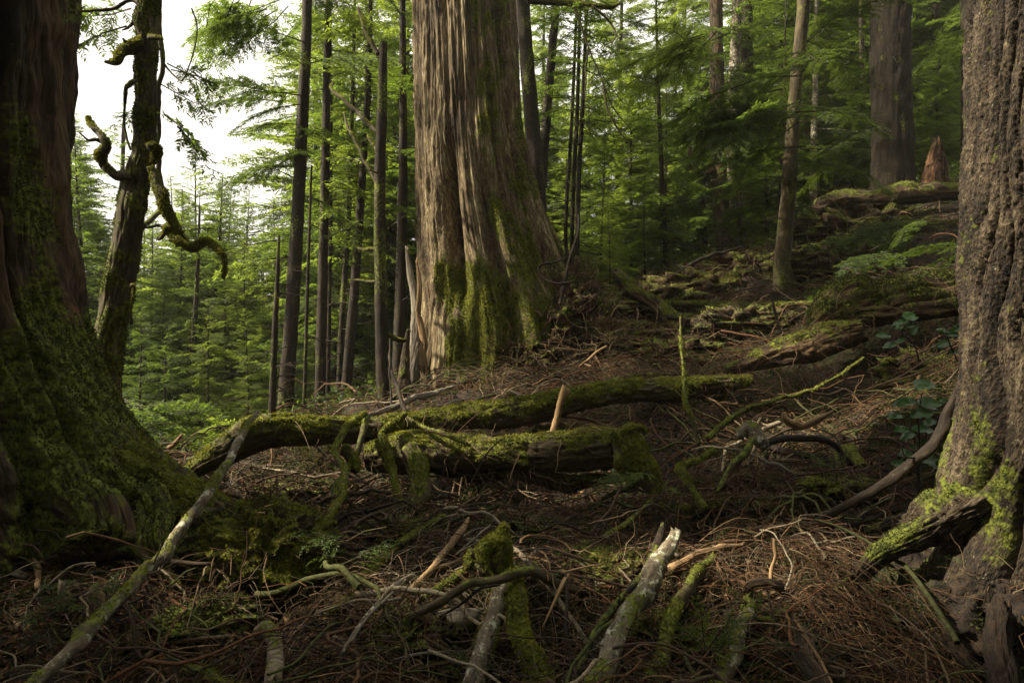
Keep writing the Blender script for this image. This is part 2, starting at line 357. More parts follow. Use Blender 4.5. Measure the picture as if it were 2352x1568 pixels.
# ------------------------------------------------------------------ moss tufts
def tufts(name, V, F, w, dens, size, mat, parent, seed=0, kind=None):
    """small leafy moss blades growing out of the faces F (quads) where w is high"""
    r = rngs(seed); V = np.asarray(V); F = np.asarray(F)
    a, b, c, d = V[F[:, 0]], V[F[:, 1]], V[F[:, 2]], V[F[:, 3]]
    nrm = np.cross(c - a, d - b); ar = np.linalg.norm(nrm, axis=1) * 0.5
    nrm = nrm / (ar[:, None] * 2 + 1e-12)
    fw = np.clip(w[F].mean(1), 0, 1); lam = ar * fw * dens
    cnt = np.floor(lam + r.rand(len(lam))).astype(int)
    idx = np.repeat(np.arange(len(F)), cnt); m = len(idx)
    if m == 0: return None
    s = r.rand(m, 1); t = r.rand(m, 1)
    P = (a[idx] * (1 - s) + b[idx] * s) * (1 - t) + (d[idx] * (1 - s) + c[idx] * s) * t
    return blades(name, P, nrm[idx], size * (0.6 + 0.8 * r.rand(m)), mat, parent, r, kind)
def blades(name, P, nrm, sz, mat, parent, r, kind=None, jit=0.75):
    m = len(P)
    D = nrm + jit * r.normal(size=(m, 3)); D /= np.linalg.norm(D, axis=1)[:, None]
    S = np.cross(D, r.normal(size=(m, 3))); S /= np.linalg.norm(S, axis=1)[:, None] + 1e-9
    sz = sz[:, None]
    base = P - nrm * sz * 0.15
    v = np.stack([base - S * sz * .30, base + S * sz * .30, base + D * sz * .65 + S * sz * .28, base + D * sz * 1.1, base + D * sz * .55 - S * sz * .3], 1).reshape(-1, 3)
    f = np.arange(m * 5).reshape(-1, 5)
    o = mesh_obj(name, v, f, mat, parent, smooth=False)
    if kind or name == 'moss_cover': o["kind"] = kind or 'stuff'
    return o

def vnormals(V, F):
    n = np.zeros_like(V); fn = np.cross(V[F[:, 2]] - V[F[:, 0]], V[F[:, 3]] - V[F[:, 1]])
    for k in range(4): np.add.at(n, F[:, k], fn)
    return n / (np.linalg.norm(n, axis=1)[:, None] + 1e-12)

def surface_twigs(o, n, L0, L1, rad, seed, pal=None, zmin=-.2, parent=None, lift=.35):
    """loose fallen twigs caught on a surface"""
    r = rngs(seed); me = o.data; V = np.empty(len(me.vertices) * 3, dtype=np.float32); me.vertices.foreach_get("co", V); V = V.reshape(-1, 3).astype(float)
    F = np.empty(len(me.loops), dtype=np.int32); me.loops.foreach_get("vertex_index", F)
    nq = len(me.polygons); lt = np.empty(nq, dtype=np.int32); me.polygons.foreach_get("loop_total", lt); ls = np.empty(nq, dtype=np.int32); me.polygons.foreach_get("loop_start", ls)
    q = ls[lt == 4]; F = np.stack([F[q], F[q + 1], F[q + 2], F[q + 3]], 1); nn = vnormals(V, F)
    idx = np.nonzero(nn[:, 2] > zmin)[0]; k = idx[r.randint(len(idx), size=n)]; p = V[k] + nn[k] * .004; nr = nn[k]
    d = np.cross(nr, r.normal(size=(n, 3))); d /= np.linalg.norm(d, axis=1)[:, None] + 1e-9; d += nr * (lift * r.rand(n))[:, None]
    L = (L0 + (L1 - L0) * r.rand(n) ** 2); S = 6; t = np.linspace(0, 1, S)
    P = p[:, None] + d[:, None] * (L[:, None] * t[None])[..., None]; b = np.cross(d, nr)
    P += b[:, None] * (L * .35 * r.normal(size=n))[:, None, None] * (t ** 2)[None, :, None]
    P[:, :, 2] -= (L * .4 * r.rand(n))[:, None] * t[None] ** 2
    P += r.normal(size=P.shape) * (L * .03)[:, None, None] * (t > 0)[None, :, None]
    R = (rad * (.5 + r.rand(n) ** 2 * 1.8))[:, None] * np.linspace(1, .5, S)[None]
    tv, tf = tubes(P, R, 3); pal = np.array(pal or [(.095, .055, .028), (.05, .03, .015), (.14, .09, .05), (.22, .16, .10), (.10, .05, .026), (.055, .055, .018)])
    c = pal[r.randint(len(pal), size=n)] * (.5 + .8 * r.rand(n))[:, None]
    w = mesh_obj('twig_cover', tv, tf, M['twig'], parent or o, {"tint": np.repeat(c, S * 3, axis=0)}); w["kind"] = "stuff"; return w

# ------------------------------------------------------------------ limbs, sticks, logs
def limb(name, pts, rad, mat, parent=None, seed=0, rough=0.10, nscale=None, moss=0.0, moss_up=0.6, seg=0.02, sides=None,
         flat=1.0, flat_dir=None, tuft=0.0, tsize=0.011, twist_grain=0.0, jag=0.0, knots=0, ridges=0, tmat='moss', lobes=None):
    """one continuous piece of wood along pts; returns the object"""
    r = rngs(seed); pts = np.asarray(pts, float); rad = np.asarray(rad, float)
    Ltot = np.linalg.norm(np.diff(pts, axis=0), axis=1).sum(); R = rad.max()
    n = int(np.clip(Ltot / seg, 6, 420)); sides = sides or int(np.clip(2 * np.pi * R / max(seg, 0.006), 8, 120))
    q = spline(pts, n, rad[:, None]); C = q[:, :3]; rr = q[:, 3]
    # slow wobble so nothing is ruler-straight
    s = np.linspace(0, Ltot, n)
    wob = np.stack([noise3(np.stack([s * 2.2, s * 0 + seed * 3.3, s * 0 + k * 9.1], -1)) for k in range(3)], -1)
    kk = max(3, int(Ltot / max(.12, R * 5))); kn = r.normal(size=(kk + 1, 3)); kn = np.stack([np.interp(np.linspace(0, kk, n), np.arange(kk + 1), kn[:, j]) for j in range(3)], -1)
    C = C + (wob * (R * (0.45 if R < .08 else .18)) + kn * min(R * .35, .012)) * np.sin(np.linspace(0, np.pi, n))[:, None] ** 0.5
    T, A, B = frames(C)
    ph = np.arange(sides) * 2 * np.pi / sides
    cs, sn = np.cos(ph), np.sin(ph)
    ns = nscale or (0.7 / max(R, 0.01))
    Q = np.stack([cs[None] * R * ns + 0 * s[:, None], sn[None] * R * ns + 0 * s[:, None], (s * ns * 0.35)[:, None] + 0 * cs[None]], -1)
    disp = 1 + rough * 1.1 * fbm(Q * 1.2, 3, seed)
    Qm = np.stack([cs[None] * R + 0 * s[:, None], sn[None] * R + 0 * s[:, None], s[:, None] + 0 * cs[None]], -1)
    disp = disp + np.minimum(.25, .0035 / R) * fbm(Qm * [38, 38, 12], 3, seed + 31)
    if R > .02:
        disp = disp - min(.16, .012 / R) * (1 - np.abs(fbm(Qm * [24, 24, 2.2], 2, seed + 33)) * 2).clip(0, 1) ** 2
    if ridges:
        Qr = (Q + .35 * fbm(Q * 1.5, 2, seed + 6)[..., None]) * np.array([ridges, ridges, ridges * 0.22]) ; disp = disp - rough * 1.2 * (1 - np.abs(fbm(Qr, 2, seed + 5))) ** 4
    for k in range(knots):
        s0 = r.rand() * Ltot; p0 = r.rand() * 6.28; w = R * (0.7 + r.rand())
        da = np.angle(np.exp(1j * (ph - p0)))[None] * R
        disp = disp + 0.55 * np.exp(-(((s - s0)[:, None] / w) ** 2 + (da / (w * 0.7)) ** 2))
    rad2 = rr[:, None] * disp
    if jag > 0:   # splintered ends
        j = fbm(np.stack([cs * 3, sn * 3, ph * 0], -1), 3, seed + 40) * jag
        k = min(4, n // 3)
    F1, F2 = cs, sn
    off_a = rad2 * F1[None]; off_b = rad2 * F2[None]
    if flat != 1.0:
        off_a = off_a * flat
    V = C[:, None, :] + off_a[..., None] * A[:, None, :] + off_b[..., None] * B[:, None, :]
    if jag > 0:
        for e, sg in ((0, -1), (n - 1, 1)):
            for m_, f_ in ((0, 1.0), (1, .6), (2, .3)):
                i_ = e + (m_ if e == 0 else -m_)
                V[i_] += T[i_][None] * (sg * f_ * j)[:, None]
    lc = np.stack([cs[None] * R + 0 * s[:, None], sn[None] * R + 0 * s[:, None], s[:, None] + 0 * cs[None]], -1)
    V = V.reshape(-1, 3); F = grid_faces(n, sides)
    # domed or hollowed caps
    c0 = C[0] - T[0] * rr[0] * (0.35 if jag == 0 else -0.5); c1 = C[-1] + T[-1] * rr[-1] * (0.35 if jag == 0 else -0.5)
    nv = len(V); V = np.vstack([V, c0, c1]); j = np.arange(sides); j2 = (j + 1) % sides
    tri = np.vstack([np.stack([j2, j, j * 0 + nv], 1), np.stack([(n - 1) * sides + j, (n - 1) * sides + j2, j * 0 + nv + 1], 1)])
    lcf = np.vstack([lc.reshape(-1, 3), [0, 0, 0], [0, 0, Ltot]])
    up = .35 * vnormals(V[:nv], F)[:, 2] + .65 * (cs[None] * A[:, 2:3] + sn[None] * B[:, 2:3]).ravel()
    mw = moss + moss_up * up * (1 if moss > 0 else 0) + 0.55 * fbm(V[:nv] * 4.5, 3, seed + 2) if moss > 0 else np.zeros(nv)
    mw = np.clip(mw, 0, 1)
    if moss > 0:    # moss swells the surface
        Vn = vnormals(V[:nv], F); V[:nv] += Vn * (sstep(0.3, 0.8, mw) * (0.004 + 0.05 * R) * (1 + 0.6 * noise3(V[:nv] * 30, seed)))[:, None]
    o = mesh_obj(name, V, [F, tri], mat, parent, {"lc": lcf, "moss": np.concatenate([mw, [0, 0]])})
    if tuft > 0: 
        tufts('moss_cover', V[:nv], F, sstep(0.35, 0.75, mw), tuft, tsize, M[tmat], o if parent is None else parent if parent.type == 'EMPTY' else parent, seed + 9)
    return o

# tiles of the photograph the outlines were read from: origin in 2352-wide pixels, 0.36 per tile unit
TO = {'TL': (0, 0), 'TC': (752.6, 0), 'TR': (1552.3, 0), 'ML': (0, 526.8), 'MC': (752.6, 526.8), 'MR': (1552.3, 526.8),
      'BL': (0, 1003.8), 'BC': (752.6, 1003.8), 'BR': (1552.3, 1003.8)}
def uv(tile, p): return TO[tile][0] + p[0] * .36, TO[tile][1] + p[1] * .36
def lay(tile, P, W, lift=0.03, ends=None):
    """outline in tile units -> points resting on the ground (or between two distances) and radii in metres"""
    UV = [uv(tile, p) for p in P]; n = len(P)
    W = np.interp(np.linspace(0, 1, n), np.linspace(0, 1, len(W)), W) if len(W) != n else W
    if ends is not None:
        L = np.concatenate([[0], np.cumsum([math.dist(UV[i], UV[i + 1]) for i in range(n - 1)])]); L /= L[-1]
        d = 1 / np.interp(L, np.linspace(0, 1, len(ends)), [1 / e for e in ends])
        pts = [px(u, v, dd) for (u, v), dd in zip(UV, d)]
    else:
        lf = np.interp(np.linspace(0, 1, n), np.linspace(0, 1, len(lift)), lift) if isinstance(lift, (list, tuple)) else [lift] * n
        pts = [hit(u, v, l) for (u, v), l in zip(UV, lf)]
        # smooth distances so a bump in the ground does not kink the stick
        d = np.array([p[1] for p in pts])
        if n > 3:
            d2 = d.copy()
            for _ in range(2): d2[1:-1] = (d2[:-2] + 2 * d2[1:-1] + d2[2:]) / 4
            pts = [px(u, v, dd) for (u, v), dd in zip(UV, d2)]
    rad = [w * .36 / 2 * K * p[1] for w, p in zip(W, pts)]
    return pts, rad
_sk = [100]
def side_twigs(parent_pts, k, ln, rad, r, name, mat, parent):
    """thin broken side shoots along a stick, each its own child"""
    P = spline(parent_pts, 40); out = []
    for i in range(k):
        a = P[r.randint(4, 36)]; d = r.normal(size=3) * [1, .6, .8]; d[2] = abs(d[2]) * .8; d /= np.linalg.norm(d)
        l = ln * (.5 + r.rand()); mid = a + d * l * .5 + r.normal(size=3) * l * .12; end = a + d * l + r.normal(size=3) * l * .15
        limb(name, [a, mid, end], [rad, rad * .7, rad * .35], mat, parent, seed=r.randint(9999), rough=.15, seg=.02, sides=6)
def stick(name, label, tile, P, W, mat='bark', cat=None, group=None, twigs=0, **kw):
    lift = kw.pop('lift', 0.03); ends = kw.pop('ends', None); _sk[0] += 1
    pts, rad = lay(tile, P, W, lift, ends)
    cx = np.mean(pts, axis=0)
    kw.setdefault('knots', 2); kw.setdefault('seg', 0.012); kw.setdefault('jag', 0.018)
    o = limb(name, pts, rad, M[mat], seed=_sk[0], **kw)
    tag(o, label, cat or name.split('_')[-1], group)
    if twigs:
        side_twigs(pts, twigs, 0.09 + np.mean(rad) * 4, max(.0016, np.mean(rad) * .22), rngs(_sk[0]), 'side_twig', M[mat], o)
    return o

# ------------------------------------------------------------------ big trunks
def big_trunk(name, rows, d, nphi, shape, mat, parent, seed, top_v=-900, dz=0.012, z_bottom=-0.3, mossf=None, tuft=0, tsize=.012, tmat='moss', rowcap=900):
    """rows: (v, left, right) silhouettes at distance d.  shape(phi, z, X) adds metres; phi=0 faces the camera, + to the right"""
    R = np.array([(CZ + (784 - v) * K * d, (a + b) / 2, (b - a) / 2) for v, a, b in sorted(rows, key=lambda q: -q[0])])
    z = np.arange(R[0, 0] + z_bottom, CZ + (784 - top_v) * K * d, dz)
    if len(z) > rowcap: # finer below, coarser where it leaves the picture
        z = np.concatenate([np.linspace(z[0], R[-1, 0], rowcap - 60), np.linspace(R[-1, 0], z[-1], 61)[1:]])
    uc = np.interp(z, R[:, 0], R[:, 1]); hw = np.interp(z, R[:, 0], R[:, 2]) * K * d
    # smooth
    ker = np.hanning(31); ker /= ker.sum(); pad = lambda a: np.convolve(np.pad(a, 15, 'edge'), ker, 'valid')
    uc = pad(uc); hw = pad(hw)
    aL = np.arctan((uc - 1176) * K - hw / d); aR = np.arctan((uc - 1176) * K + hw / d)   # tangents of a round trunk
    ac = (aL + aR) / 2; cx = d * np.tan(ac); hw = d / np.cos(ac) * np.sin((aR - aL) / 2)
    ph = -np.pi + np.arange(nphi) * 2 * np.pi / nphi
    PH, Z = np.meshgrid(ph, z)
    dr = shape(PH, Z, hw[:, None])
    rr = hw[:, None] + dr
    V = np.stack([cx[:, None] + rr * np.sin(PH), d + 0 * Z - rr * np.cos(PH), Z], -1)
    V = V.reshape(-1, 3); F = grid_faces(len(z), nphi)[:, ::-1]
    R0 = hw.mean(); F = F[:, ::-1] if False else F
    lc = np.stack([np.sin(PH) * hw[:, None], -np.cos(PH) * hw[:, None], Z], -1).reshape(-1, 3)
    nn = vnormals(V, F)
    out = (V - np.stack([cx[:, None] + 0 * Z, d + 0 * Z, Z], -1).reshape(-1, 3)); out[:, 2] = 0
    if (nn * out).sum() < 0: F = F[:, ::-1]; nn = -nn
    mw = np.clip(mossf(PH.ravel(), Z.ravel(), V, nn), 0, 1) if mossf else np.zeros(len(V))
    o = mesh_obj(name, V, F, mat, parent, {"lc": lc, "moss": mw})
    if tuft:
        seen = V[:, 2] < CZ + (784 + 100) * K * d
        tufts('moss_cover', V, F, sstep(.35, .8, mw) * seen, tuft, tsize, M[tmat], parent, seed + 3)
    return o
def gs(x, w): return np.exp(-(x / w) ** 2)
def adif(a, b): return np.angle(np.exp(1j * (a - b)))

# ---- the great weathered cedar in the middle
t_ced = empty('cedar_tree', px(1120, 890, 9.4), 'giant weathered cedar trunk with moss on its foot, in the middle of the photo', 'tree')
t_ced_inv = -np.array(t_ced.location)
CD = 9.4
ced_rows = [(-900, 930, 1130), (0, 938, 1187), (100, 942, 1194), (200, 944, 1202), (300, 946, 1212), (400, 947, 1232), (500, 950, 1256), (560, 951, 1278), (620, 952, 1300),
            (700, 952, 1340), (780, 950, 1372), (850, 944, 1360), (920, 935, 1370)]
def vz(v, d=CD): return CZ + (784 - v) * K * d
def ced_shape(P, Z, hw):
    t = np.zeros_like(P)
    low = sstep(vz(300), vz(900), Z)          # 0 high, 1 at the foot
    def groove(s, w, dep): return -dep * gs(adif(P, np.arcsin(np.clip(s, -1, 1))), w)
    wig = 0.06 * noise3(np.stack([0 * Z, 0 * Z, Z * 0.9], -1), 4)
    # long furrow that opens about half way down
    g = sstep(vz(330), vz(470), Z) * sstep(vz(760), vz(620), Z)
    t += -0.30 * g * gs(adif(P, -0.36 + wig - 0.22 * low), 0.09 + .06 * low)
    t += -0.05 * gs(adif(P, -0.95 + wig), .10) * (0.4 + low)
    t += -0.30 * gs(adif(P, 0.92 + wig * 1.5), 0.13) * (0.55 + 0.5 * low)      # deep cleft before the dark buttress
    t += -0.05 + .16 * low * gs(adif(P, 1.45), .45)
    t += -0.16 * low * gs(adif(P, 0.10 + wig), 0.085)                           # gap between two mossy roots
    t += 0.13 * low * gs(adif(P, -0.12 + wig), 0.10) + 0.10 * low * gs(adif(P, 0.30), .08)
    t += 0.10 * low * gs(adif(P, -0.75), .14) - 0.10 * low * gs(adif(P, -0.42), .07)
    for a, w, k in ((-1.35, .09, .06), (-1.12, .05, .04), (-.3, .05, .035), (.42, .05, .05), (.9, .07, .08), (1.35, .08, .08), (2.2, .2, .15), (-2.2, .2, .12), (3.0, .2, .1)):
        t -= k * gs(adif(P, a + wig * .7), w)
    t = t - 0.5 * low ** 2 * gs(adif(P, -0.1), 0.9) * 0 
    Q = np.stack([np.sin(P) * 0.85, -np.cos(P) * 0.85, Z], -1)
    t += 0.055 * fbm(Q * [3.2, 3.2, .45], 3, 12)
    t += 0.034 * fbm(Q * [13, 13, .8], 3, 22)
    fine = fbm(Q * [42, 42, 1.6], 2, 32); t += 0.019 * fine
    t += 0.010 * fbm(Q * [9, 9, 6], 2, 44)
    return t
def ced_moss(P, Z, V, nn):
    u = 1176 + V[:, 0] / (K * V[:, 1]); v = 784 - (V[:, 2] - CZ) / (K * V[:, 1])
    nz_ = fbm(V * [3, 3, 1.2], 4, 5); n2_ = fbm(V * [9, 9, 5], 3, 8)
    lobe = sstep(.08 - .0, .22, P + .05 * nz_) * sstep(1.9, 1.3, P)              # upper mossy band
    low = sstep(vz(450), vz(760), V[:, 2]) * sstep(-0.86, -.55, P + .14 * nz_) * sstep(1.6, .8, P)
    return np.maximum(.84 * lobe, 1.25 * low) - .38 + .42 * nz_ + .34 * n2_
ced = big_trunk('trunk', ced_rows, CD, 620, ced_shape, M['cedar'], None, 1, top_v=-1500, z_bottom=-.5, mossf=ced_moss, tuft=9000, tsize=.018, rowcap=620)
for o in [o for o in COL.objects if o.name.startswith('trunk') or o.name.startswith('moss_cover')]:
    if o.parent is None: o.parent = t_ced; o.location = tuple(t_ced_inv)

def adopt(root, objs):
    """give world-space meshes to a root at its own place"""
    for o in objs:
        o.parent = root; o.location = (-root.location[0], -root.location[1], -root.location[2])

# splintered slab standing at its left foot
pts, rad = lay('MC', [(505, 130), (525, 300), (560, 500), (570, 700), (540, 980)], [20, 46, 60, 80, 110], ends=[8.75, 8.6])
s1 = limb('split_slab', pts, rad, M['grey'], seed=61, rough=.16, seg=.02, ridges=5, flat=.5, jag=.10, sides=50)
s1["label"] = "grey splintered slab of wood standing off the left foot of the trunk"
pts, rad = lay('MC', [(570, 200), (585, 420), (600, 620), (610, 900)], [16, 34, 44, 60], ends=[8.55, 8.5])
s2 = limb('split_slab', pts, rad, M['bare'], seed=62, rough=.16, seg=.02, ridges=5, flat=.5, jag=.12, sides=40)
pts, rad = lay('MC', [(520, 640), (500, 800), (490, 960), (500, 1040)], [30, 60, 90, 120], ends=[8.5, 8.4])
s3 = limb('root', pts, rad, M['cedar_dark'], seed=63, rough=.18, seg=.02, moss=.1, ridges=4)
rt = []
for tile, P, W, e, mo in (('MC', [(960, 760), (1080, 800), (1180, 850), (1290, 890)], [120, 90, 70, 40], [8.5, 8.3], .1),
                      ('MC', [(1300, 885), (1200, 900), (1130, 960), (1115, 1010)], [26, 24, 20, 12], [8.1, 7.8], 0),
                      ('MC', [(880, 830), (840, 920), (860, 1000)], [110, 110, 90], [8.6, 8.2], .4),
                      ('MC', [(1280, 820), (1420, 790), (1560, 840), (1680, 880)], [30, 50, 50, 30], [8.4, 8.2], .0),
                      ('MC', [(1460, 700), (1560, 660), (1660, 650)], [34, 28, 20], [8.5, 8.4], .1)):
    pts, rad = lay(tile, P, W, ends=e)
    rt.append(limb('root', pts, rad, M['mossbark' if mo > .2 else 'rot'], seed=70 + len(rt), rough=.2, seg=.02, moss=mo, tuft=5000 if mo > .2 else 0, tsize=.016, ridges=3))
adopt(t_ced, [s1, s2, s3] + rt)

# ---- heap of earth, roots and litter against the cedar's right foot, and the nurse stump in it
def blob(name, c, R, mat, seed, amp=.25, ns=1.6, n1=90, n2=120, moss=.0, tuft=0, tsize=.015, parent=None, sq=1.0, tmat='moss_dull', moss_up=.5):
    th = np.linspace(0.02, np.pi * .97, n1); ph = np.arange(n2) * 2 * np.pi / n2
    TH, PH = np.meshgrid(th, ph, indexing='ij')
    D = np.stack([np.sin(TH) * np.cos(PH), np.sin(TH) * np.sin(PH), np.cos(TH)], -1)
    q = D * np.array(R); r_ = 1 + amp * fbm(q * ns / max(R) * 2 + seed, 4, seed) + amp * .25 * fbm(q * ns / max(R) * 12, 2, seed + 3)
    V = (np.array(c) + q * r_[..., None]).reshape(-1, 3); F = grid_faces(n1, n2)
    nn = vnormals(V, F)
    if (nn * (V - np.array(c))).sum() < 0: F = F[:, ::-1]; nn = -nn
    mw = np.clip(moss + moss_up * nn[:, 2] + .6 * fbm(V * 3.5, 3, seed + 7), 0, 1) if moss > 0 else np.zeros(len(V))
    o = mesh_obj(name, V, F, mat, parent, {"lc": V, "moss": mw})
    if tuft: tufts('moss_cover', V, F, sstep(.35, .75, mw), tuft, tsize, M[tmat], o if parent is None else parent, seed + 1)
    return o
cmd = px(1260, 760, 9.0)
mound = empty('root_mound', (cmd[0], cmd[1], cmd[2] - .6)); hp_ = []
for i, (cu, cv, cd_, R_, ms_) in enumerate([(1275, 775, 9.0, (.72, .60, .62), .22), (1215, 850, 8.45, (.50, .40, .34), .32), (1350, 815, 8.7, (.55, .45, .34), .20), (1290, 690, 9.3, (.42, .4, .42), .15)]):
    h_ = blob('earth_heap', px(cu, cv, cd_), R_, M['rot'], 5 + i, .40, 2.0, 110, 160, moss=ms_, tuft=6000, tsize=.018)
    tw_ = surface_twigs(h_, 2200, .1, .6, .0036, 40 + i, [(.14, .085, .045), (.09, .05, .026), (.22, .16, .10), (.06, .035, .018), (.10, .09, .03)]); hp_.append(h_)
adopt(mound, hp_)
tag(mound, 'dark heap of roots, soil and fallen twigs against the right foot of the giant cedar', 'mound')
pts, rad = lay('MC', [(1600, 200), (1640, 330), (1680, 480), (1700, 620)], [110, 150, 160, 200], ends=[9.6, 9.3])
ns_ = limb('nurse_stump', pts, rad, M['mossbark'], seed=81, rough=.22, seg=.02, moss=.35, tuft=4500, tsize=.018, ridges=3, jag=.04, tmat='moss_dull')
tag(ns_, 'low rounded mossy stump at the right edge of the root heap by the giant cedar', 'stump')

# ---- dark old cedar at the left edge
LD = 3.7
lt = empty('cedar_tree', px(-150, 1240, LD), 'massive dark cedar trunk with mossy flared root at the left edge', 'tree')
lrows = [(-600, -720, 165), (0, -720, 158), (200, -720, 152), (350, -720, 150), (480, -720, 154), (600, -725, 166), (680, -730, 180), (760, -740, 205), (860, -750, 236), (950, -760, 268), (1050, -780, 310), (1150, -800, 350), (1260, -820, 380)]
def l_shape(P, Z, hw):
    zz = lambda v: CZ + (784 - v) * K * LD
    low = sstep(zz(650), zz(1180), Z)
    t = 0.34 * low ** 1.5 * gs(adif(P, 1.45), .42) + .22 * low ** 2 * gs(adif(P, .55), .22) + .2 * low ** 2 * gs(adif(P, -.2), .2)
    wig = .05 * noise3(np.stack([0 * Z, 0 * Z, Z * 1.1], -1), 14)
    for a, w, k in ((1.28, .035, .09), (1.05, .05, .13), (.80, .05, .10), (.62, .04, .07), (.95, .1, .05), (.35, .06, .1), (.0, .05, .1), (-.5, .08, .1)):
        t -= k * gs(adif(P, a + wig), w)
    Q = np.stack([np.sin(P) * 1.2, -np.cos(P) * 1.2, Z], -1)
    t += .07 * fbm(Q * [2.2, 2.2, .6], 3, 51) + .035 * fbm(Q * [9, 9, 1.0], 3, 52) + .02 * fbm(Q * [24, 24, 2.5], 2, 53)
    t += (.02 + .05 * low) * fbm(Q * [5, 5, 4], 3, 54)
    return t
def l_moss(P, Z, V, nn):
    zz = lambda v: CZ + (784 - v) * K * LD
    low = sstep(zz(560), zz(820), V[:, 2])
    edge = sstep(1.15, 1.4, P) * .75
    return -.10 + .33 * low + edge * (.4 + .6 * low) + .62 * fbm(V * [2.2, 2.2, 1.3], 4, 15) + .25 * nn[:, 2] * low - .14 * (1 - low)
a_ = big_trunk('trunk', lrows, LD, 620, l_shape, M['cedar_dark'], None, 2, top_v=-1600, z_bottom=-.3, mossf=l_moss, rowcap=560, dz=.01)
seenmask = None
Vl = np.empty(len(a_.data.vertices) * 3, dtype=np.float32); a_.data.vertices.foreach_get("co", Vl); Vl = Vl.reshape(-1, 3)
ml = np.empty(len(Vl), dtype=np.float32); a_.data.attributes["moss"].data.foreach_get("value", ml)
Fl = np.empty(len(a_.data.loops), dtype=np.int32); a_.data.loops.foreach_get("vertex_index", Fl); Fl = Fl.reshape(-1, 4)
vis = (Vl[:, 0] > -3.3) & (Vl[:, 1] < 4.4) & (Vl[:, 2] < 4.0)
b_ = tufts('moss_cover', Vl, Fl, sstep(.35, .8, ml) * vis, 9000, .013, M['moss_dull'], None, 5)
# the root that runs off to the right
pts = [px(60, 1060, 3.55), px(230, 1080, 3.6), px(345, 1118, 3.62), px(440, 1165, 3.58), px(520, 1215, 3.5)]
r1 = limb('root', pts, [.22, .22, .17, .13, .10], M['cedar_dark'], seed=91, rough=.2, seg=.012, moss=.55, moss_up=.5, tuft=14000, tsize=.013, ridges=3, tmat='moss')
pts = [px(150, 1090, 3.3), px(210, 1170, 3.22), px(230, 1260, 3.15)]
r2 = limb('root', pts, [.11, .13, .17], M['cedar_dark'], seed=92, rough=.25, seg=.012, moss=.42, tuft=9000, tsize=.012, ridges=3, tmat='moss_dull')
pts = [px(330, 1150, 3.45), px(360, 1230, 3.35), px(370, 1310, 3.3)]
r3 = limb('root', pts, [.10, .12, .15], M['cedar_dark'], seed=93, rough=.25, seg=.012, moss=.42, tuft=9000, tsize=.012, ridges=3, tmat='moss_dull')
kids = [a_, b_, r1, r2, r3]
for r_ in (r1, r2, r3): kids += []
adopt(lt, kids)

# ---- mossy ledge, the old root block to the right of it
blk = blob('mossy_root_block', px(610, 1262, 3.35), (.30, .30, .21), M['mossbark'], 23, .30, 1.9, 120, 170, moss=.36, tuft=26000, tsize=.012, moss_up=.75, tmat='moss')
tag(blk, 'broad mossy block of old root with a dark hollow below, right of the left cedar', 'root')
bl2 = blob('mossy_root', px(520, 1215, 3.5), (.20, .26, .13), M['mossbark'], 29, .3, 1.6, 80, 110, moss=.2, tuft=20000, tsize=.011, moss_up=.6, tmat='moss_dull')
tag(bl2, 'smaller mossy root knob between the left cedar root and the broad mossy block', 'root')

# ---- rough barked fir at the right edge
RD = 3.05
rtree = empty('fir_tree', px(2440, 1300, RD), 'thick trunk with deeply furrowed plated bark at the right edge', 'tree')
rrows = [(-700, 2245, 2740), (0, 2222, 2740), (200, 2212, 2740), (400, 2204, 2745), (600, 2203, 2750), (800, 2205, 2755), (950, 2196, 2765), (1020, 2180, 2775), (1100, 2160, 2785), (1200, 2138, 2800), (1280, 2110, 2820), (1330, 2100, 2830)]
def r_shape(P, Z, hw):
    zz = lambda v: CZ + (784 - v) * K * RD
    low = sstep(zz(1000), zz(1300), Z)
    Q = np.stack([np.sin(P) * .42, -np.cos(P) * .42, Z], -1)
    W = Q + .022 * np.stack([fbm(Q * [4, 4, 3], 2, 61), fbm(Q * [4, 4, 3], 2, 62), fbm(Q * 4, 2, 63)], -1)
    rid = (1 - np.abs(np.cos(14 * P + 3.4 * fbm(Q * [3.2, 3.2, 1.5], 2, 64)))) * (.75 + .6 * noise3(Q * [6, 6, 1.5], 65))
    rid2 = 1 - np.abs(fbm(W * [28, 28, 5], 2, 66)) * 2.0
    t = -.066 * np.clip(rid, 0, 1.2) ** 2 - .010 * np.clip(rid2, 0, 1) ** 2
    t += .02 * fbm(Q * [5, 5, 2], 3, 67) + .009 * np.abs(fbm(Q * [34, 34, 16], 3, 68)) + .004 * fbm(Q * [90, 90, 40], 2, 69)
    t += .09 * low ** 1.6 * gs(adif(P, -1.35), .35) + .05 * low * gs(adif(P, -.6), .2) - .06 * low * gs(adif(P, -.9), .12)
    return t
def r_moss(P, Z, V, nn):
    zz = lambda v: CZ + (784 - v) * K * RD
    low = sstep(zz(900), zz(1200), V[:, 2]); edge = sstep(-.9, -1.4, P)
    return -.2 + .26 * low * sstep(.3, -1.2, P) + .26 * edge + .55 * fbm(V * [5, 5, 3], 3, 17)
kids = []
a_ = big_trunk('trunk', rrows, RD, 900, r_shape, M['plated'], None, 3, top_v=-1800, z_bottom=-.06, mossf=r_moss, rowcap=900, dz=.004)
kids.append(a_)
Vl = np.empty(len(a_.data.vertices) * 3, dtype=np.float32); a_.data.vertices.foreach_get("co", Vl); Vl = Vl.reshape(-1, 3)
ml = np.empty(len(Vl), dtype=np.float32); a_.data.attributes["moss"].data.foreach_get("value", ml)
Fl = np.empty(len(a_.data.loops), dtype=np.int32); a_.data.loops.foreach_get("vertex_index", Fl); Fl = Fl.reshape(-1, 4)
vis = (Vl[:, 1] < 3.15) & (Vl[:, 0] < 2.5) & (Vl[:, 2] < 3.2)
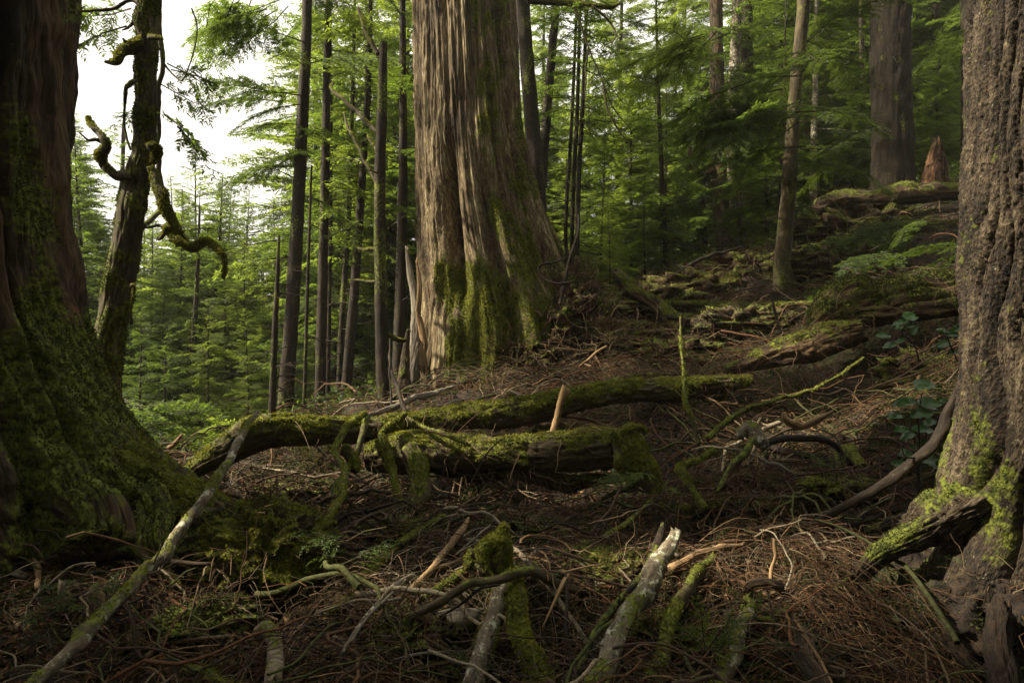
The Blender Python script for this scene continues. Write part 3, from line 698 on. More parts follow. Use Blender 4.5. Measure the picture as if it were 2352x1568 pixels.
kids.append(tufts('moss_cover', Vl, Fl, sstep(.4, .8, ml) * vis, 34000, .008, M['moss_dull'], None, 6))
for i, (P_, R_) in enumerate([([px(2235, 1150, 2.95), px(2140, 1215, 2.95), px(2040, 1275, 2.9), px(1950, 1350, 2.85), px(1900, 1420, 2.8)], [.09, .07, .055, .04, .03]),
               ([px(2270, 1330, 2.95), px(2285, 1400, 2.75), px(2290, 1470, 2.6), px(2320, 1640, 2.4)], [.06, .05, .055, .07]),
               ([px(2180, 1180, 3.2), px(2080, 1215, 3.4), px(2000, 1230, 3.5)], [.13, .08, .04])]):
    o = limb('root', P_, R_, M['plated' if i != 1 else 'bark_red'], seed=95 + i, rough=.3, seg=.009, moss=.06 if i != 1 else 0, tuft=14000 if i != 1 else 0, tsize=.009, ridges=4, tmat='moss_dull')
    kids.append(o)
adopt(rtree, kids)
bank = blob('root_bank', px(2230, 1500, 3.02), (.62, .42, .46), M['soil'], 37, .17, 2.6, 110, 150, moss=.38, tuft=14000, tsize=.010, moss_up=.2, tmat='moss_dull')
tag(bank, 'dark mossy bank of soil hollowed out beneath the furrowed trunk at right', 'bank')

# ------------------------------------------------------------------ conifer foliage
def make_branch(L, r, dens=1.0, leaf=.075, droop=.30, wide=1.25, step=.038):
    """a flat hemlock spray along +x; returns leaf quads (n,4,3) and wood polylines (m,4,3), radii (m,4)"""
    na = 14; s = np.linspace(0, 1, na)
    ax = np.stack([L * s, L * .06 * np.sin(s * 5 + r.rand() * 6), L * (.10 * s - droop * s ** 2.2)], -1)
    wood = [ax[[0, 4, 9, 13]]]; wr = [np.array([.010, .007, .004, .0015]) * (.5 + L * .45)]
    Q = []; k = int(L / .055 * dens)
    for i in range(k):
        t = .10 + .90 * (i + r.rand()) / k
        if r.rand() < .10: continue
        side = 1 if i % 2 else -1
        p = np.array([np.interp(t, s, ax[:, j]) for j in range(3)])
        lt = min(.85, (.36 * L * (1 - t) ** .75 * (.35 + .65 * min(1, t * 3)) + .06) * (.6 + .6 * r.rand()))
        a = math.radians(52 + 14 * r.normal()) * side
        dr = np.array([math.cos(a), math.sin(a), -.10 + .12 * r.normal()])
        m = max(2, int(lt / step)); q = (np.arange(m) + .5) / m
        P = p + dr * (lt * q)[:, None]; P[:, 2] -= .22 * lt * q ** 2
        wood.append(np.stack([p, p + (P[m // 3] - p), P[2 * m // 3], P[-1]])); wr.append(np.array([.0032, .0026, .002, .001]))
        for sd in (1, -1):
            ls = np.minimum(leaf * 1.5, .42 * lt * (1 - q) + .03) * (.7 + .5 * r.rand(m))
            b = a + sd * np.radians(48 + 12 * r.normal(size=m))
            D = np.stack([np.cos(b), np.sin(b), -.12 + .22 * r.normal(size=m)], -1)
            W = np.stack([-np.sin(b), np.cos(b), .5 * r.normal(size=m)], -1)
            W /= np.linalg.norm(W, axis=1)[:, None]
            w = ((.0085 + .004 * r.rand(m)) * wide)[:, None]; ls = ls[:, None]
            Q.append(np.stack([P - D * .004, P + D * ls * .45 + W * w, P + D * ls - [0, 0, .008], P + D * ls * .45 - W * w], 1))
        D = dr; W = np.array([-dr[1], dr[0], 0])
        Q.append(np.stack([P[-1], P[-1] + D * .03 + W * .009, P[-1] + D * .07, P[-1] + D * .03 - W * .009])[None])
    return np.concatenate(Q), np.stack(wood), np.stack(wr)
_rb = rngs(404)
BL = {}
for L_ in (.5, .9, 1.4, 2.0, 2.7):
    BL[L_] = [make_branch(L_, _rb, 1.0, .075, .22 + .16 * _rb.rand()) for _ in range(3)]
BLf = {L_: [make_branch(L_, _rb, 1.7, .042, .22 + .16 * _rb.rand(), .72, .021) for _ in range(3)] for L_ in BL}   # fine, for trees close by
BLc = {L_: [make_branch(L_, _rb, .85, .15, .22 + .16 * _rb.rand(), 1.9) for _ in range(3)] for L_ in BL}   # coarser, for trees far off

def place_branches(items, lib, cap=None):
    """items: (origin, azimuth, pitch, length, roll) -> leaf verts/faces, wood verts/faces"""
    LQ = []; WP = []; WR = []
    keys = np.array(sorted(lib))
    for (o, az, pt, L, k, roll) in items:
        key = keys[np.argmin(np.abs(keys - L))]; q, w, wr = lib[key][k % 3]; sc = L / key
        sc = min(max(sc, .6), 1.5)
        ca, sa, cp, sp = math.cos(az), math.sin(az), math.cos(pt), math.sin(pt); cr_, sr_ = math.cos(roll), math.sin(roll)
        Rx = np.array([[1, 0, 0], [0, cr_, -sr_], [0, sr_, cr_]]); Ry = np.array([[cp, 0, -sp], [0, 1, 0], [sp, 0, cp]]); Rz = np.array([[ca, -sa, 0], [sa, ca, 0], [0, 0, 1]])
        R = (Rz @ Ry @ Rx).T * sc
        LQ.append(q @ R + o); WP.append(w @ R + o); WR.append(wr * sc)
    LQ = np.concatenate(LQ); V = LQ.reshape(-1, 3); F = np.arange(len(V)).reshape(-1, 4)
    wv, wf = tubes(np.concatenate(WP), np.concatenate(WR), 3)
    return V, F, wv, wf

def foliage_obj(name, items, lib, lmat, wmat, parent):
    V, F, wv, wf = place_branches(items, lib)
    lc = np.vstack([V, wv])
    return mesh_obj(name, lc, [F, wf + len(V)], [lmat, wmat], parent, {"lc": lc, "moss": np.zeros(len(lc))}, smooth=False,
                    midx=np.concatenate([np.zeros(len(F)), np.ones(len(wf))]))

def tree_items(H, zb, Lmax, nb, r, lean=(0, 0), rad=.15, sparse=.12, side=None, axis=None):
    it = []
    for i in range(nb):
        f = (i + r.rand()) / nb; z = zb + (H - zb) * f ** .92
        prof = (1 - f) ** .75 * (.55 + .45 * min(1, f * 5)); L = max(.3, Lmax * prof * (.55 + .6 * r.rand()))
        if r.rand() < sparse: continue
        az = r.rand() * 6.283
        if side is not None: az = side[0] + side[1] * r.normal()
        x, y = (axis(z) if axis else (0, 0))
        o = np.array([x + math.cos(az) * rad * (1 - f) * .5, y + math.sin(az) * rad * (1 - f) * .5, z])
        it.append((o, az, .12 + .35 * f - .25 * (1 - f) + .12 * r.normal(), L, r.randint(3), .25 * r.normal()))
    return it

def plain_trunk(name, P, R, mat, parent, seed, sides=14, n=50, moss=0.0, rough=.05):
    q = spline(P, n, np.asarray(R, float)[:, None]); C, rr = q[:, :3], q[:, 3]
    T, A, B = frames(C); ph = np.arange(sides) * 2 * np.pi / sides
    s = np.concatenate([[0], np.cumsum(np.linalg.norm(np.diff(C, axis=0), axis=1))])
    Q = np.stack([np.cos(ph)[None] * rr[:, None] + 0 * s[:, None], np.sin(ph)[None] * rr[:, None] + 0 * s[:, None], s[:, None] + 0 * ph[None]], -1)
    dd = 1 + rough * fbm(Q * [8, 8, 3], 3, seed) * 1.5 + rough * .8 * noise3(Q * [40, 40, 12], seed)
    dd = dd + np.minimum(.2, .004 / rr.max()) * fbm(Q * [30, 30, 9], 3, seed + 3)
    V = C[:, None] + (rr[:, None] * dd * np.cos(ph)[None])[..., None] * A[:, None] + (rr[:, None] * dd * np.sin(ph)[None])[..., None] * B[:, None]
    V = V.reshape(-1, 3)
    mw = np.clip(moss + .5 * fbm(V * [4, 4, 2], 3, seed) , 0, 1) if moss > 0 else np.zeros(len(V))
    F = grid_faces(n, sides)
    return V, F, Q.reshape(-1, 3), mw

def dead_limbs(axis, z0, z1, k, ln, r, rad=.006, trunk_r=.08, droop=.2, side=None):
    P = []; R = []
    for i in range(k):
        z = z0 + (z1 - z0) * r.rand(); az = r.rand() * 6.283 if side is None else side + .8 * r.normal()
        x, y = axis(z); l = ln * (.3 + r.rand()) ; d = np.array([math.cos(az), math.sin(az), .25 * r.normal()])
        o = np.array([x, y, z]) + d * trunk_r * .5; q = np.linspace(0, 1, 6)[:, None]
        p = o + d * l * q + np.array([0, 0, -droop * l]) * q ** 2 + .05 * l * r.normal(size=(6, 3)) * q
        rr = rad * (1 - .8 * q[:, 0]) * (.6 + .8 * r.rand()); P.append(p); R.append(rr)
        for j in range(r.randint(2, 6)):
            t = r.randint(1, 5); e = d + r.normal(size=3) * .7; e /= np.linalg.norm(e)
            l2 = l * .35 * r.rand(); p2 = p[t] + e * l2 * q + .06 * l2 * r.normal(size=(6, 3)) * q; p2[:, 2] -= .2 * l2 * q[:, 0] ** 2
            P.append(p2); R.append(rr * .45)
    return tubes(np.stack(P), np.stack(R), 4)

# ---- prototypes standing at the origin; copied for the many trees of the forest
def proto(kind, seed, H, zb, Lmax, nb, rad, lmat, bmat='bark', dead=0, lib=BL, sparse=.12, lean=.02):
    r = rngs(seed); root = empty('hemlock_tree')
    wob = [r.normal() * H * lean, r.normal() * H * lean, r.rand() * 6]
    def axis(z): t = z / H; return wob[0] * t * t + .03 * math.sin(z * .8 + wob[2]), wob[1] * t * t + .03 * math.cos(z * .7 + wob[2])
    zz = np.linspace(-1.2, H, 12); P = [(*axis(max(z, 0)), z) for z in zz]; R = [rad * (1.25 if z <= 0 else 1) * max(.04, 1 - max(z, 0) / H) ** .8 for z in zz]
    V, F, Q, mw = plain_trunk('trunk', P, R, None, None, seed, 12, 60, moss=.15)
    if dead:
        dv, df = dead_limbs(axis, H * .06, max(zb, H * .3), dead, 1.1, r, .007, rad)
        nV = len(V); V = np.vstack([V, dv]); F = [F, df + nV]; Q = np.vstack([Q, dv]); mw = np.concatenate([mw, np.full(len(dv), .15)])
    mesh_obj('trunk', V, F, M[bmat], root, {"lc": Q, "moss": mw})
    foliage_obj('crown', tree_items(H, zb, Lmax, nb, r, rad=rad, axis=axis, sparse=sparse), lib, M[lmat], M[bmat], root)
    return root, H
PR = {}
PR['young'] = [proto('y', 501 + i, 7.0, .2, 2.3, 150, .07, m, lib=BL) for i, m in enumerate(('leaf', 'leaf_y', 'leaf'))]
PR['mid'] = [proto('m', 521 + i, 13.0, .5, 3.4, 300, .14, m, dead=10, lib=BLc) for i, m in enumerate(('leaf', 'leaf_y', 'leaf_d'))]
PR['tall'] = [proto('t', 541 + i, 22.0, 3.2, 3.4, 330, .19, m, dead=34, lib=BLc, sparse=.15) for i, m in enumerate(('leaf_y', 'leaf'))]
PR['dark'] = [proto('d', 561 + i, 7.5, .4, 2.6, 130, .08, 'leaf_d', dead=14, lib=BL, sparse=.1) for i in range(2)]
for k in PR:
    for i, (o, H) in enumerate(PR[k]): pass
_used = {}
_rt = rngs(77)
def put_tree(kind, i, x, y, height, label, group=None, z=None, rot=None):
    o, H = PR[kind][i % len(PR[kind])]
    key = (kind, i % len(PR[kind]))
    if key in _used: o = copy_tree(o)
    _used[key] = 1
    s = height / H; o.location = (x, y, (gz(x, y) if z is None else z) - .05); o.rotation_euler = (0, 0, _rt.rand() * 6.283 if rot is None else rot)
    w = s * (.9 + .25 * _rt.rand()); o.scale = (w, w, s)
    return tag(o, label, 'tree', group)
def xs(u, d): return (u - 1176) * K * d

# far side of the valley, left: (u, d, v of the top)
G1 = 'hemlocks filling the valley on the left'
valley = [(480, 17, 400, 'mid', 0), (565, 15.5, 530, 'mid', 1), (410, 18, 440, 'mid', 0), (205, 13.5, 270, 'mid', 0), (345, 19, 480, 'mid', 1), (655, 16, 460, 'mid', 0), (730, 17, -100, 'mid', 1), (790, 15, 60, 'mid', 0), (850, 18, -200, 'mid', 1), (900, 15, 100, 'mid', 0), (820, 13.8, 300, 'young', 1), (765, 13.6, 420, 'young', 0), (930, 20, -200, 'mid', 1), (505, 19, 400, 'mid', 1), (590, 18, 500, 'mid', 0), (425, 20, 430, 'mid', 1), (160, 15, 330, 'mid', 0),
 # u, distance, v_top, kind, i
 (185, 17, 235, 'mid', 0), (60, 20, 200, 'mid', 2), (120, 14, 470, 'young', 0), (395, 24, 400, 'mid', 1), (455, 21, 330, 'mid', 1), (540, 23, 430, 'mid', 0),
 (600, 26, 500, 'mid', 1), (330, 27, 440, 'mid', 0), (260, 22, 520, 'mid', 2), (660, 24, 540, 'mid', 1), (360, 15, 640, 'mid', 0), (520, 15, 610, 'mid', 1),
 (435, 13.5, 700, 'young', 1), (300, 13, 720, 'young', 0), (600, 14.5, 650, 'mid', 1), (250, 12.5, 600, 'young', 0), (570, 12.5, 800, 'young', 1), (380, 12, 860, 'young', 2),
 (480, 11.5, 930, 'young', 1), (320, 11.0, 900, 'young', 0), (640, 13.0, 780, 'young', 2), (700, 16, 600, 'mid', 0), (760, 18, 480, 'mid', 1), (820, 20, 400, 'mid', 0),
 (690, 30, 500, 'mid', 1), (790, 28, 380, 'mid', 1), (900, 22, 300, 'mid', 0), (860, 30, 300, 'mid', 1), (930, 17, 420, 'mid', 0), (850, 15.5, 640, 'young', 1),
 (740, 14, 760, 'young', 2), (920, 14, 560, 'young', 0), (500, 34, 420, 'mid', 0), (420, 38, 500, 'mid', 2), (620, 36, 540, 'mid', 0), (300, 36, 530, 'mid', 1),
 (200, 34, 500, 'mid', 0), (100, 30, 330, 'mid', 2), (730, 40, 540, 'mid', 2), (560, 45, 560, 'mid', 2), (350, 46, 560, 'mid', 2), (980, 26, 260, 'mid', 0), (1060, 30, 300, 'mid', 1), (240, 48, 560, 'mid', 2), (460, 50, 580, 'mid', 2), (660, 52, 580, 'mid', 2), (800, 46, 500, 'mid', 1), (900, 48, 480, 'mid', 2)]
LV = {'near': 'low bright young hemlock in the near part of the valley, below the sky gap', 'midd': 'layered green hemlock in the middle of the valley behind the mossy leaning tree',
      'far': 'hazy pale hemlock far back in the valley on the left', 'right': 'green hemlock in the valley between the slender bare trunks and the giant cedar'}
for u, d, vt, k, i in valley:
    x = xs(u, d); g = gz(x, d); top = CZ + (784 - vt) * K * d; h = max(3.2, min(top - g, 24))
    key = 'right' if u > 690 and d < 35 else 'near' if d < 14 else 'midd' if d < 28 else 'far'
    put_tree(k, i, x, d, h, LV[key], {'near': 'young hemlocks low in the near valley', 'midd': 'hemlocks in the middle of the valley', 'far': 'hazy hemlocks far across the valley', 'right': 'hemlocks behind the slender trunks'}[key])
# hillside forest behind and right of the cedar
hill = [(1250, 22, -200, 'tall', 0), (1420, 24, -300, 'tall', 0), (1570, 26, -400, 'tall', 0), 
 (1730, 24, -700, 'tall', 0), (1800, 20, -800, 'tall', 1), (1900, 25, -700, 'tall', 0), (1960, 20, -900, 'tall', 1), (2080, 24, -700, 'tall', 0), (2150, 19, -900, 'tall', 1), (2230, 26, -600, 'tall', 0),
 (1300, 14.5, 330, 'young', 1), (1380, 13.5, 250, 'young', 0), (1450, 15, 120, 'mid', 1), (1350, 17, 100, 'mid', 1), (1530, 14, 160, 'dark', 0), (1620, 17, 60, 'mid', 0), (1580, 18, 200, 'mid', 1),
 (1480, 12.6, 380, 'young', 2), (1700, 18, 100, 'mid', 0), (1760, 15, 120, 'dark', 1), (1850, 17, 60, 'mid', 2), (1700, 13.2, 260, 'dark', 0), (1880, 15.5, 200, 'dark', 1), (1960, 16, 120, 'mid', 0),
 (2150, 17, 60, 'mid', 0), (2170, 21, -50, 'mid', 1), (1240, 17, 150, 'mid', 0), (1280, 25, 100, 'mid', 1), (1680, 31, 100, 'mid', 1), (1830, 30, 50, 'mid', 0),
 (2000, 30, 0, 'mid', 1), (2130, 29, 0, 'mid', 0), (1490, 40, 230, 'mid', 0), (1620, 40, 200, 'mid', 2), (1760, 40, 150, 'mid', 0), (1920, 40, 100, 'mid', 2), (2080, 40, 50, 'mid', 0),
 (2220, 34, 0, 'mid', 2), (1400, 11.9, 560, 'young', 1), (1520, 12.8, 520, 'young', 0)]
for u, d, vt, k, i in hill:
    x = xs(u, d); g = gz(x, d); top = CZ + (784 - vt) * K * d; h = max(2.0, min(top - g, 27))
    if k in ('dark', 'young'): lab, gr = 'leafy young hemlock with drooping sprays on the slope right of the giant cedar', 'young hemlocks on the slope right of the giant cedar'
    elif d < 28: lab, gr = 'tall green hemlock in the forest behind the crest, right of the giant cedar', 'tall hemlocks behind the crest'
    else: lab, gr = 'distant hemlock glimpsed between nearer ones beyond the crest at right', 'distant hemlocks beyond the crest'
    put_tree(k, i, x, d, h, lab, gr)
# out-of-view trees added behind and beside the camera to shade the slope
for (x, y, h, k) in ((3.6, -2.0, 18, 'tall'), (-2.2, -4.2, 20, 'tall'), (6.4, 1.0, 17, 'mid'), (.8, -6, 21, 'tall'), (8.5, 6.5, 19, 'tall'), (-7.5, -3, 16, 'mid'), (5, -6, 20, 'mid'), (-4, -8, 21, 'mid'), (10, 1.5, 20, 'mid'), (-5.2, 1.5, 8, 'mid'), (-8.2, .6, 17, 'tall')):
    put_tree(k, 0 if x > 0 else 1, x, y, h, 'unseen hemlock added outside the frame to shade the slope', 'added shade hemlocks around the viewpoint')

# ------------------------------------------------------------------ slender trunks one can tell apart
TT = []
def slender(label, P, W, d, mat='bark', H=None, crown=None, dead=10, dl=.9, drad=.009, moss=.12, group=None, cat='tree', seed=0, flare=1.0, name='hemlock_tree', sides=20, cmat='leaf', rough=.06, dz=None, up=True):
    """P: (u, v) from foot to top in picture units, W widths there; grows on above the frame unless up is False"""
    r = rngs(900 + seed); foot = px(P[0][0], P[0][1], d); g = gz(foot[0], d)
    pts = [px(u, v, d) for u, v in P]; rad = [w / 2 * K * d for w in W]
    if up:
        a, b = pts[-2], pts[-1]; dr = (b - a) / (b[2] - a[2]); dr = np.array([dr[0] * .6, 0, 1])
        top = H or 14
        for f in (.3, .6, 1.0):
            pts.append(b + dr * (top - b[2]) * f); rad.append(max(.01, rad[len(W) - 1] * (1 - f * .95)))
    base = pts[0].copy(); low = min(g, base[2]) - .35
    pts = [np.array([base[0] + .0, base[1], low])] + pts; rad = [rad[0] * 1.2] + rad
    A = np.array(pts)
    def axis(z): return float(np.interp(z, A[:, 2], A[:, 0])), float(np.interp(z, A[:, 2], A[:, 1]))
    root = empty(name, (base[0], base[1], g), label, cat, group)
    off = np.array(root.location)
    V, F, Q, mw = plain_trunk('trunk', [p - off for p in pts], rad, None, None, seed, sides, 130, moss, rough)
    mesh_obj('trunk', V, F, M[mat], root, {"lc": Q, "moss": mw})
    if dead:
        z0 = base[2] + .25; z1 = crown[0] + 1.2 if crown else min(6.0, A[-1, 2])
        for _ in range(int(dead * 1.4)):
            dv, df = dead_limbs(axis, z0, z1, 1, dl, r, drad, rad[1])
            dv = dv - off; mesh_obj('dead_limb', dv, df, M[mat], root, {"lc": dv, "moss": np.full(len(dv), .2)})
    if crown:
        zb, Lm, nb = crown[:3]; side = crown[3] if len(crown) > 3 else None
        it = tree_items(A[-1, 2], zb, Lm, nb, r, rad=.1, axis=lambda z: axis(z), side=side)
        it = [(o - off, *q) for o, *q in it]
        foliage_obj('crown', it, BLf if d < 10.7 else BL, M[cmat], M[mat], root)
    return root, off
slender('dark slender trunk leaning right, nearest of the bare trunks left of the giant cedar', [(650, 985), (665, 800), (680, 560), (693, 300), (702, 120), (706, -20)], [38, 33, 30, 27, 24, 21], 10.4, seed=1, crown=(3.4, 2.0, 38), dead=14, H=13)
slender('straight brown trunk just right of the nearest dark leaning one', [(733, 975), (740, 700), (747, 400), (751, 150), (755, -20)], [26, 23, 20, 17, 15], 11.3, seed=2, crown=(3.2, 1.6, 44), dead=12, H=13, cmat='leaf_y')
slender('thin pole-like trunk behind the straight brown one', [(752, 968), (756, 700), (760, 350), (758, 50)], [12, 10, 9, 7], 12.2, seed=3, crown=(3.2, 1.6, 50), dead=10, H=11)
slender('hair-thin dark sapling stem between the two nearest bare trunks', [(698, 980), (704, 740), (712, 480), (716, 380)], [9, 8, 6, 4], 9.6, seed=4, dead=6, dl=.4, up=False)
slender('short grey dead stem with a broken tip left of the dark leaning trunk', [(624, 990), (630, 800), (637, 640), (641, 540)], [18, 14, 10, 5], 8.6, mat='bark', seed=5, dead=12, dl=.7, up=False)
t3, _ = slender('grey trunk snapped off at the top, nearest the giant cedar on its left', [(884, 955), (878, 800), (873, 600), (873, 400), (878, 220), (881, 98)], [38, 30, 27, 25, 22, 17], 8.2, mat='bark', seed=6, dead=7, dl=.25, moss=.2, up=False, sides=28)
slender('dark leaning trunk next left of the snapped grey one', [(788, 968), (805, 780), (822, 560), (838, 320), (846, 200), (850, 60)], [26, 23, 19, 16, 14, 11], 11.7, seed=7, crown=(3.0, 1.9, 60), dead=14, H=11, cmat='leaf_y')
slender('mossy narrow trunk between the straight brown and the dark leaning ones', [(778, 965), (785, 760), (800, 500), (806, 330), (812, 150)], [17, 15, 13, 11, 8], 12.5, seed=8, crown=(2.6, 1.8, 60), dead=12, H=11, cmat='leaf_y', moss=.3)
slender('dark trunk half hidden behind the splintered foot of the giant cedar', [(912, 925), (918, 760), (924, 600), (926, 400), (925, 100)], [30, 26, 22, 20, 15], 10.0, seed=9, crown=(3.4, 1.7, 40), dead=8, H=12)
slender('pale thin stem behind the snapped grey trunk', [(902, 930), (908, 760), (914, 600), (916, 420)], [9, 9, 8, 6], 10.6, mat='lichen', seed=10, dead=6, dl=.4, up=False)
slender('slim trunk rising from the valley in front of the layered hemlocks', [(428, 1010), (440, 860), (452, 660), (458, 500)], [16, 14, 10, 5], 14.5, seed=11, crown=(-.6, 1.9, 56), dead=8, H=3.2 + CZ, cmat='leaf')
slender('dark slim trunk in the valley seen right beside the mossy leaning tree', [(262, 1000), (272, 560), (280, 420), (284, 300)], [12, 11, 10, 8], 16, seed=12, crown=(1.6, 2.0, 40), dead=4, H=7, cmat='leaf')
# behind and right of the cedar
slender('greyish trunk rising close behind the right shoulder of the giant cedar', [(1245, 640), (1232, 400), (1215, 200), (1204, 60), (1200, -20)], [36, 36, 34, 32, 31], 12.0, mat='bark', seed=13, crown=(7.5, 2.2, 30), dead=12, dl=.5, H=15, sides=24)
slender('brown trunk leaning right just beyond the greyish one behind the giant cedar', [(1240, 500), (1246, 400), (1256, 260), (1268, 120), (1278, 0)], [24, 22, 21, 19, 17], 13.0, seed=14, crown=(5.5, 2.0, 36), dead=22, H=14)
slender('left stem of the tight cluster of three thin stems right of the cedar', [(1316, 660), (1300, 560), (1303, 440), (1312, 300), (1324, 30)], [10, 9, 9, 8, 7], 12.4, mat='bark_red', seed=15, crown=(4.5, 1.6, 22), dead=12, H=11)
slender('middle stem of the tight cluster of three thin stems right of the cedar', [(1322, 665), (1314, 560), (1318, 420), (1326, 250), (1332, 30)], [11, 10, 9, 9, 7], 12.6, mat='bark_red', seed=16, crown=(5, 1.6, 20), dead=8, H=11)
slender('right stem of the tight cluster of three thin stems right of the cedar', [(1330, 668), (1326, 560), (1330, 400), (1338, 250), (1348, 0)], [12, 11, 11, 9, 8], 12.5, mat='bark_red', seed=17, crown=(5, 1.8, 26), dead=12, H=12)
slender('dark straight sapling with many dead side shoots, centre of the right hand forest', [(1533, 645), (1524, 500), (1518, 350), (1512, 200), (1508, 60)], [13, 12, 10, 8, 6], 12.8, seed=18, crown=(3.2, 1.8, 30), dead=26, H=9)
hk, hoff = slender('dark trunk with a black hooked limb curling up on its left side', [(1672, 625), (1660, 520), (1652, 400), (1648, 280), (1646, 100), (1644, -20)], [48, 38, 36, 34, 30, 28], 15.0, mat='cedar_dark', seed=19, crown=(6, 2.4, 40), dead=10, H=16, sides=24)
slender('mottled pale trunk touching the dark hooked one on its right', [(1688, 620), (1683, 500), (1682, 300), (1690, 100), (1694, -20)], [32, 27, 26, 24, 22], 15.4, mat='lichen', seed=20, crown=(6, 2.2, 36), dead=14, H=15)
slender('brown trunk standing third in the row right of the hooked one', [(1716, 605), (1716, 450), (1717, 300), (1716, 120), (1716, -20)], [32, 29, 28, 26, 24], 16.0, mat='bark_red', seed=21, crown=(6, 2.4, 40), dead=12, H=16)
slender('curved mossy footed trunk standing nearest on the crest, right of centre', [(1802, 655), (1797, 600), (1808, 480), (1818, 340), (1826, 220), (1838, 100), (1848, -20)], [52, 38, 33, 30, 28, 28, 28], 10.6, mat='mossbark', seed=22, crown=(4.0, 2.4, 40), dead=16, H=13, moss=.28, sides=28, cmat='leaf_d')
slender('thin brown stem just left of the curved mossy footed trunk', [(1789, 600), (1792, 480), (1796, 350), (1800, 240)], [12, 11, 9, 7], 13.2, seed=23, crown=(4, 1.6, 24), dead=12, H=9, cmat='leaf_d')
slender('slim trunk with a pale scar between the curved trunk and the big brown one', [(1866, 540), (1868, 420), (1870, 300), (1874, 120)], [18, 16, 14, 11], 15, mat='lichen', seed=24, crown=(5.5, 2.0, 34), dead=14, H=12, cmat='leaf_d')
slender('slim dark stem left of the big brown trunk', [(1985, 460), (1984, 340), (1980, 180), (1978, 0)], [14, 13, 11, 10], 17, seed=25, crown=(6, 2.2, 34), dead=10, H=14, cmat='leaf_d')
slender('big straight brown trunk on the upper slope, left of the red stump', [(2050, 450), (2052, 400), (2048, 250), (2046, 120), (2045, -20)], [98, 88, 84, 82, 80], 14.0, mat='far_bark', seed=26, crown=(9.5, 3, 40), dead=10, dl=.9, H=20, sides=110, rough=.07, moss=.05)
slender('dim trunk behind the left edge of the furrowed foreground trunk', [(2228, 470), (2226, 300), (2224, 150), (2222, -20)], [36, 32, 30, 28], 15.5, seed=27, crown=(6, 2.4, 30), dead=6, H=15, cmat='leaf_d')
# hooked limb
hp = [px(1640, 380, 15), px(1622, 398, 14.9), px(1600, 396, 14.9), px(1586, 378, 14.9), px(1582, 330, 14.9), px(1584, 250, 14.9)]
o = limb('hooked_limb', hp, [.10, .085, .08, .06, .04, .03], M['cedar_dark'], seed=301, rough=.1, seg=.03); o.parent = hk; o.location = tuple(-hoff)
# limbs of the snapped trunk
off3 = -np.array(t3.location)
for i, (P_, W_) in enumerate([([(868, 125), (840, 75), (822, 18)], [11, 9, 7]), ([(868, 305), (830, 270), (790, 230), (762, 205), (765, 190)], [10, 10, 9, 8, 7]), ([(868, 425), (840, 375), (808, 310), (790, 258)], [9, 8, 7, 5]),
         ([(868, 350), (858, 335), (845, 312)], [9, 8, 6]), ([(866, 573), (845, 573), (822, 570)], [9, 9, 5]), ([(870, 645), (840, 646), (815, 643)], [6, 5, 3]), ([(892, 768), (912, 778), (932, 782)], [10, 11, 8])]):
    pp = [px(u, v, 8.2 + .1 * j) for j, (u, v) in enumerate(P_)]
    o = limb('dead_limb', pp, [w / 2 * K * 8.2 for w in W_], M['mossbark'], seed=310 + i, rough=.15, seg=.02, moss=.25, knots=2, tuft=9000, tsize=.014)
    o.parent = t3; o.location = tuple(off3)

slender('unseen high-crowned hemlock added left of the frame to shade the right slope', [(-1176, 1100), (-1176, 700), (-1170, 300), (-1170, 0)], [60, 56, 52, 50], 6.0, seed=28, crown=(9.6, 3.4, 70), dead=3, H=19)  # out-of-view tree put in so its crown dapples the right slope
# ---- mossy crooked tree beside the left cedar
MD = 5.4
mt = empty('mossy_tree', px(255, 900, MD), 'leaning moss-edged trunk with crooked mossy branches just right of the left cedar', 'tree')
pts = [px(u, v, MD) for u, v in ((262, 960), (255, 880), (250, 800), (262, 700), (283, 600), (302, 500), (316, 400), (324, 340), (328, 250), (333, 150), (340, 40), (344, -80))]
pts += [pts[-1] + np.array([.1, .1, 1.6]), pts[-1] + np.array([.2, .3, 4.5])]
o1 = limb('trunk', pts, [w / 2 * K * MD for w in (30, 46, 62, 66, 62, 56, 54, 50, 46, 43, 42, 38, 30, 8)], M['mossbark'], seed=401, rough=.09, seg=.013, moss=.52, moss_up=.2, tuft=15000, tsize=.012, knots=9, sides=96, tmat='moss_dull')
pts = [px(u, v, MD + .5) for u, v in ((372, 470), (366, 400), (362, 300), (368, 200), (372, 130), (366, 40), (372, -60))]
o2 = limb('second_stem', [px(330, 520, MD + .1)] + pts, [w / 2 * K * MD for w in (12, 14, 14, 13, 12, 12, 9, 8)], M['mossbark'], seed=402, rough=.12, seg=.02, moss=.2, knots=3)
bs = []
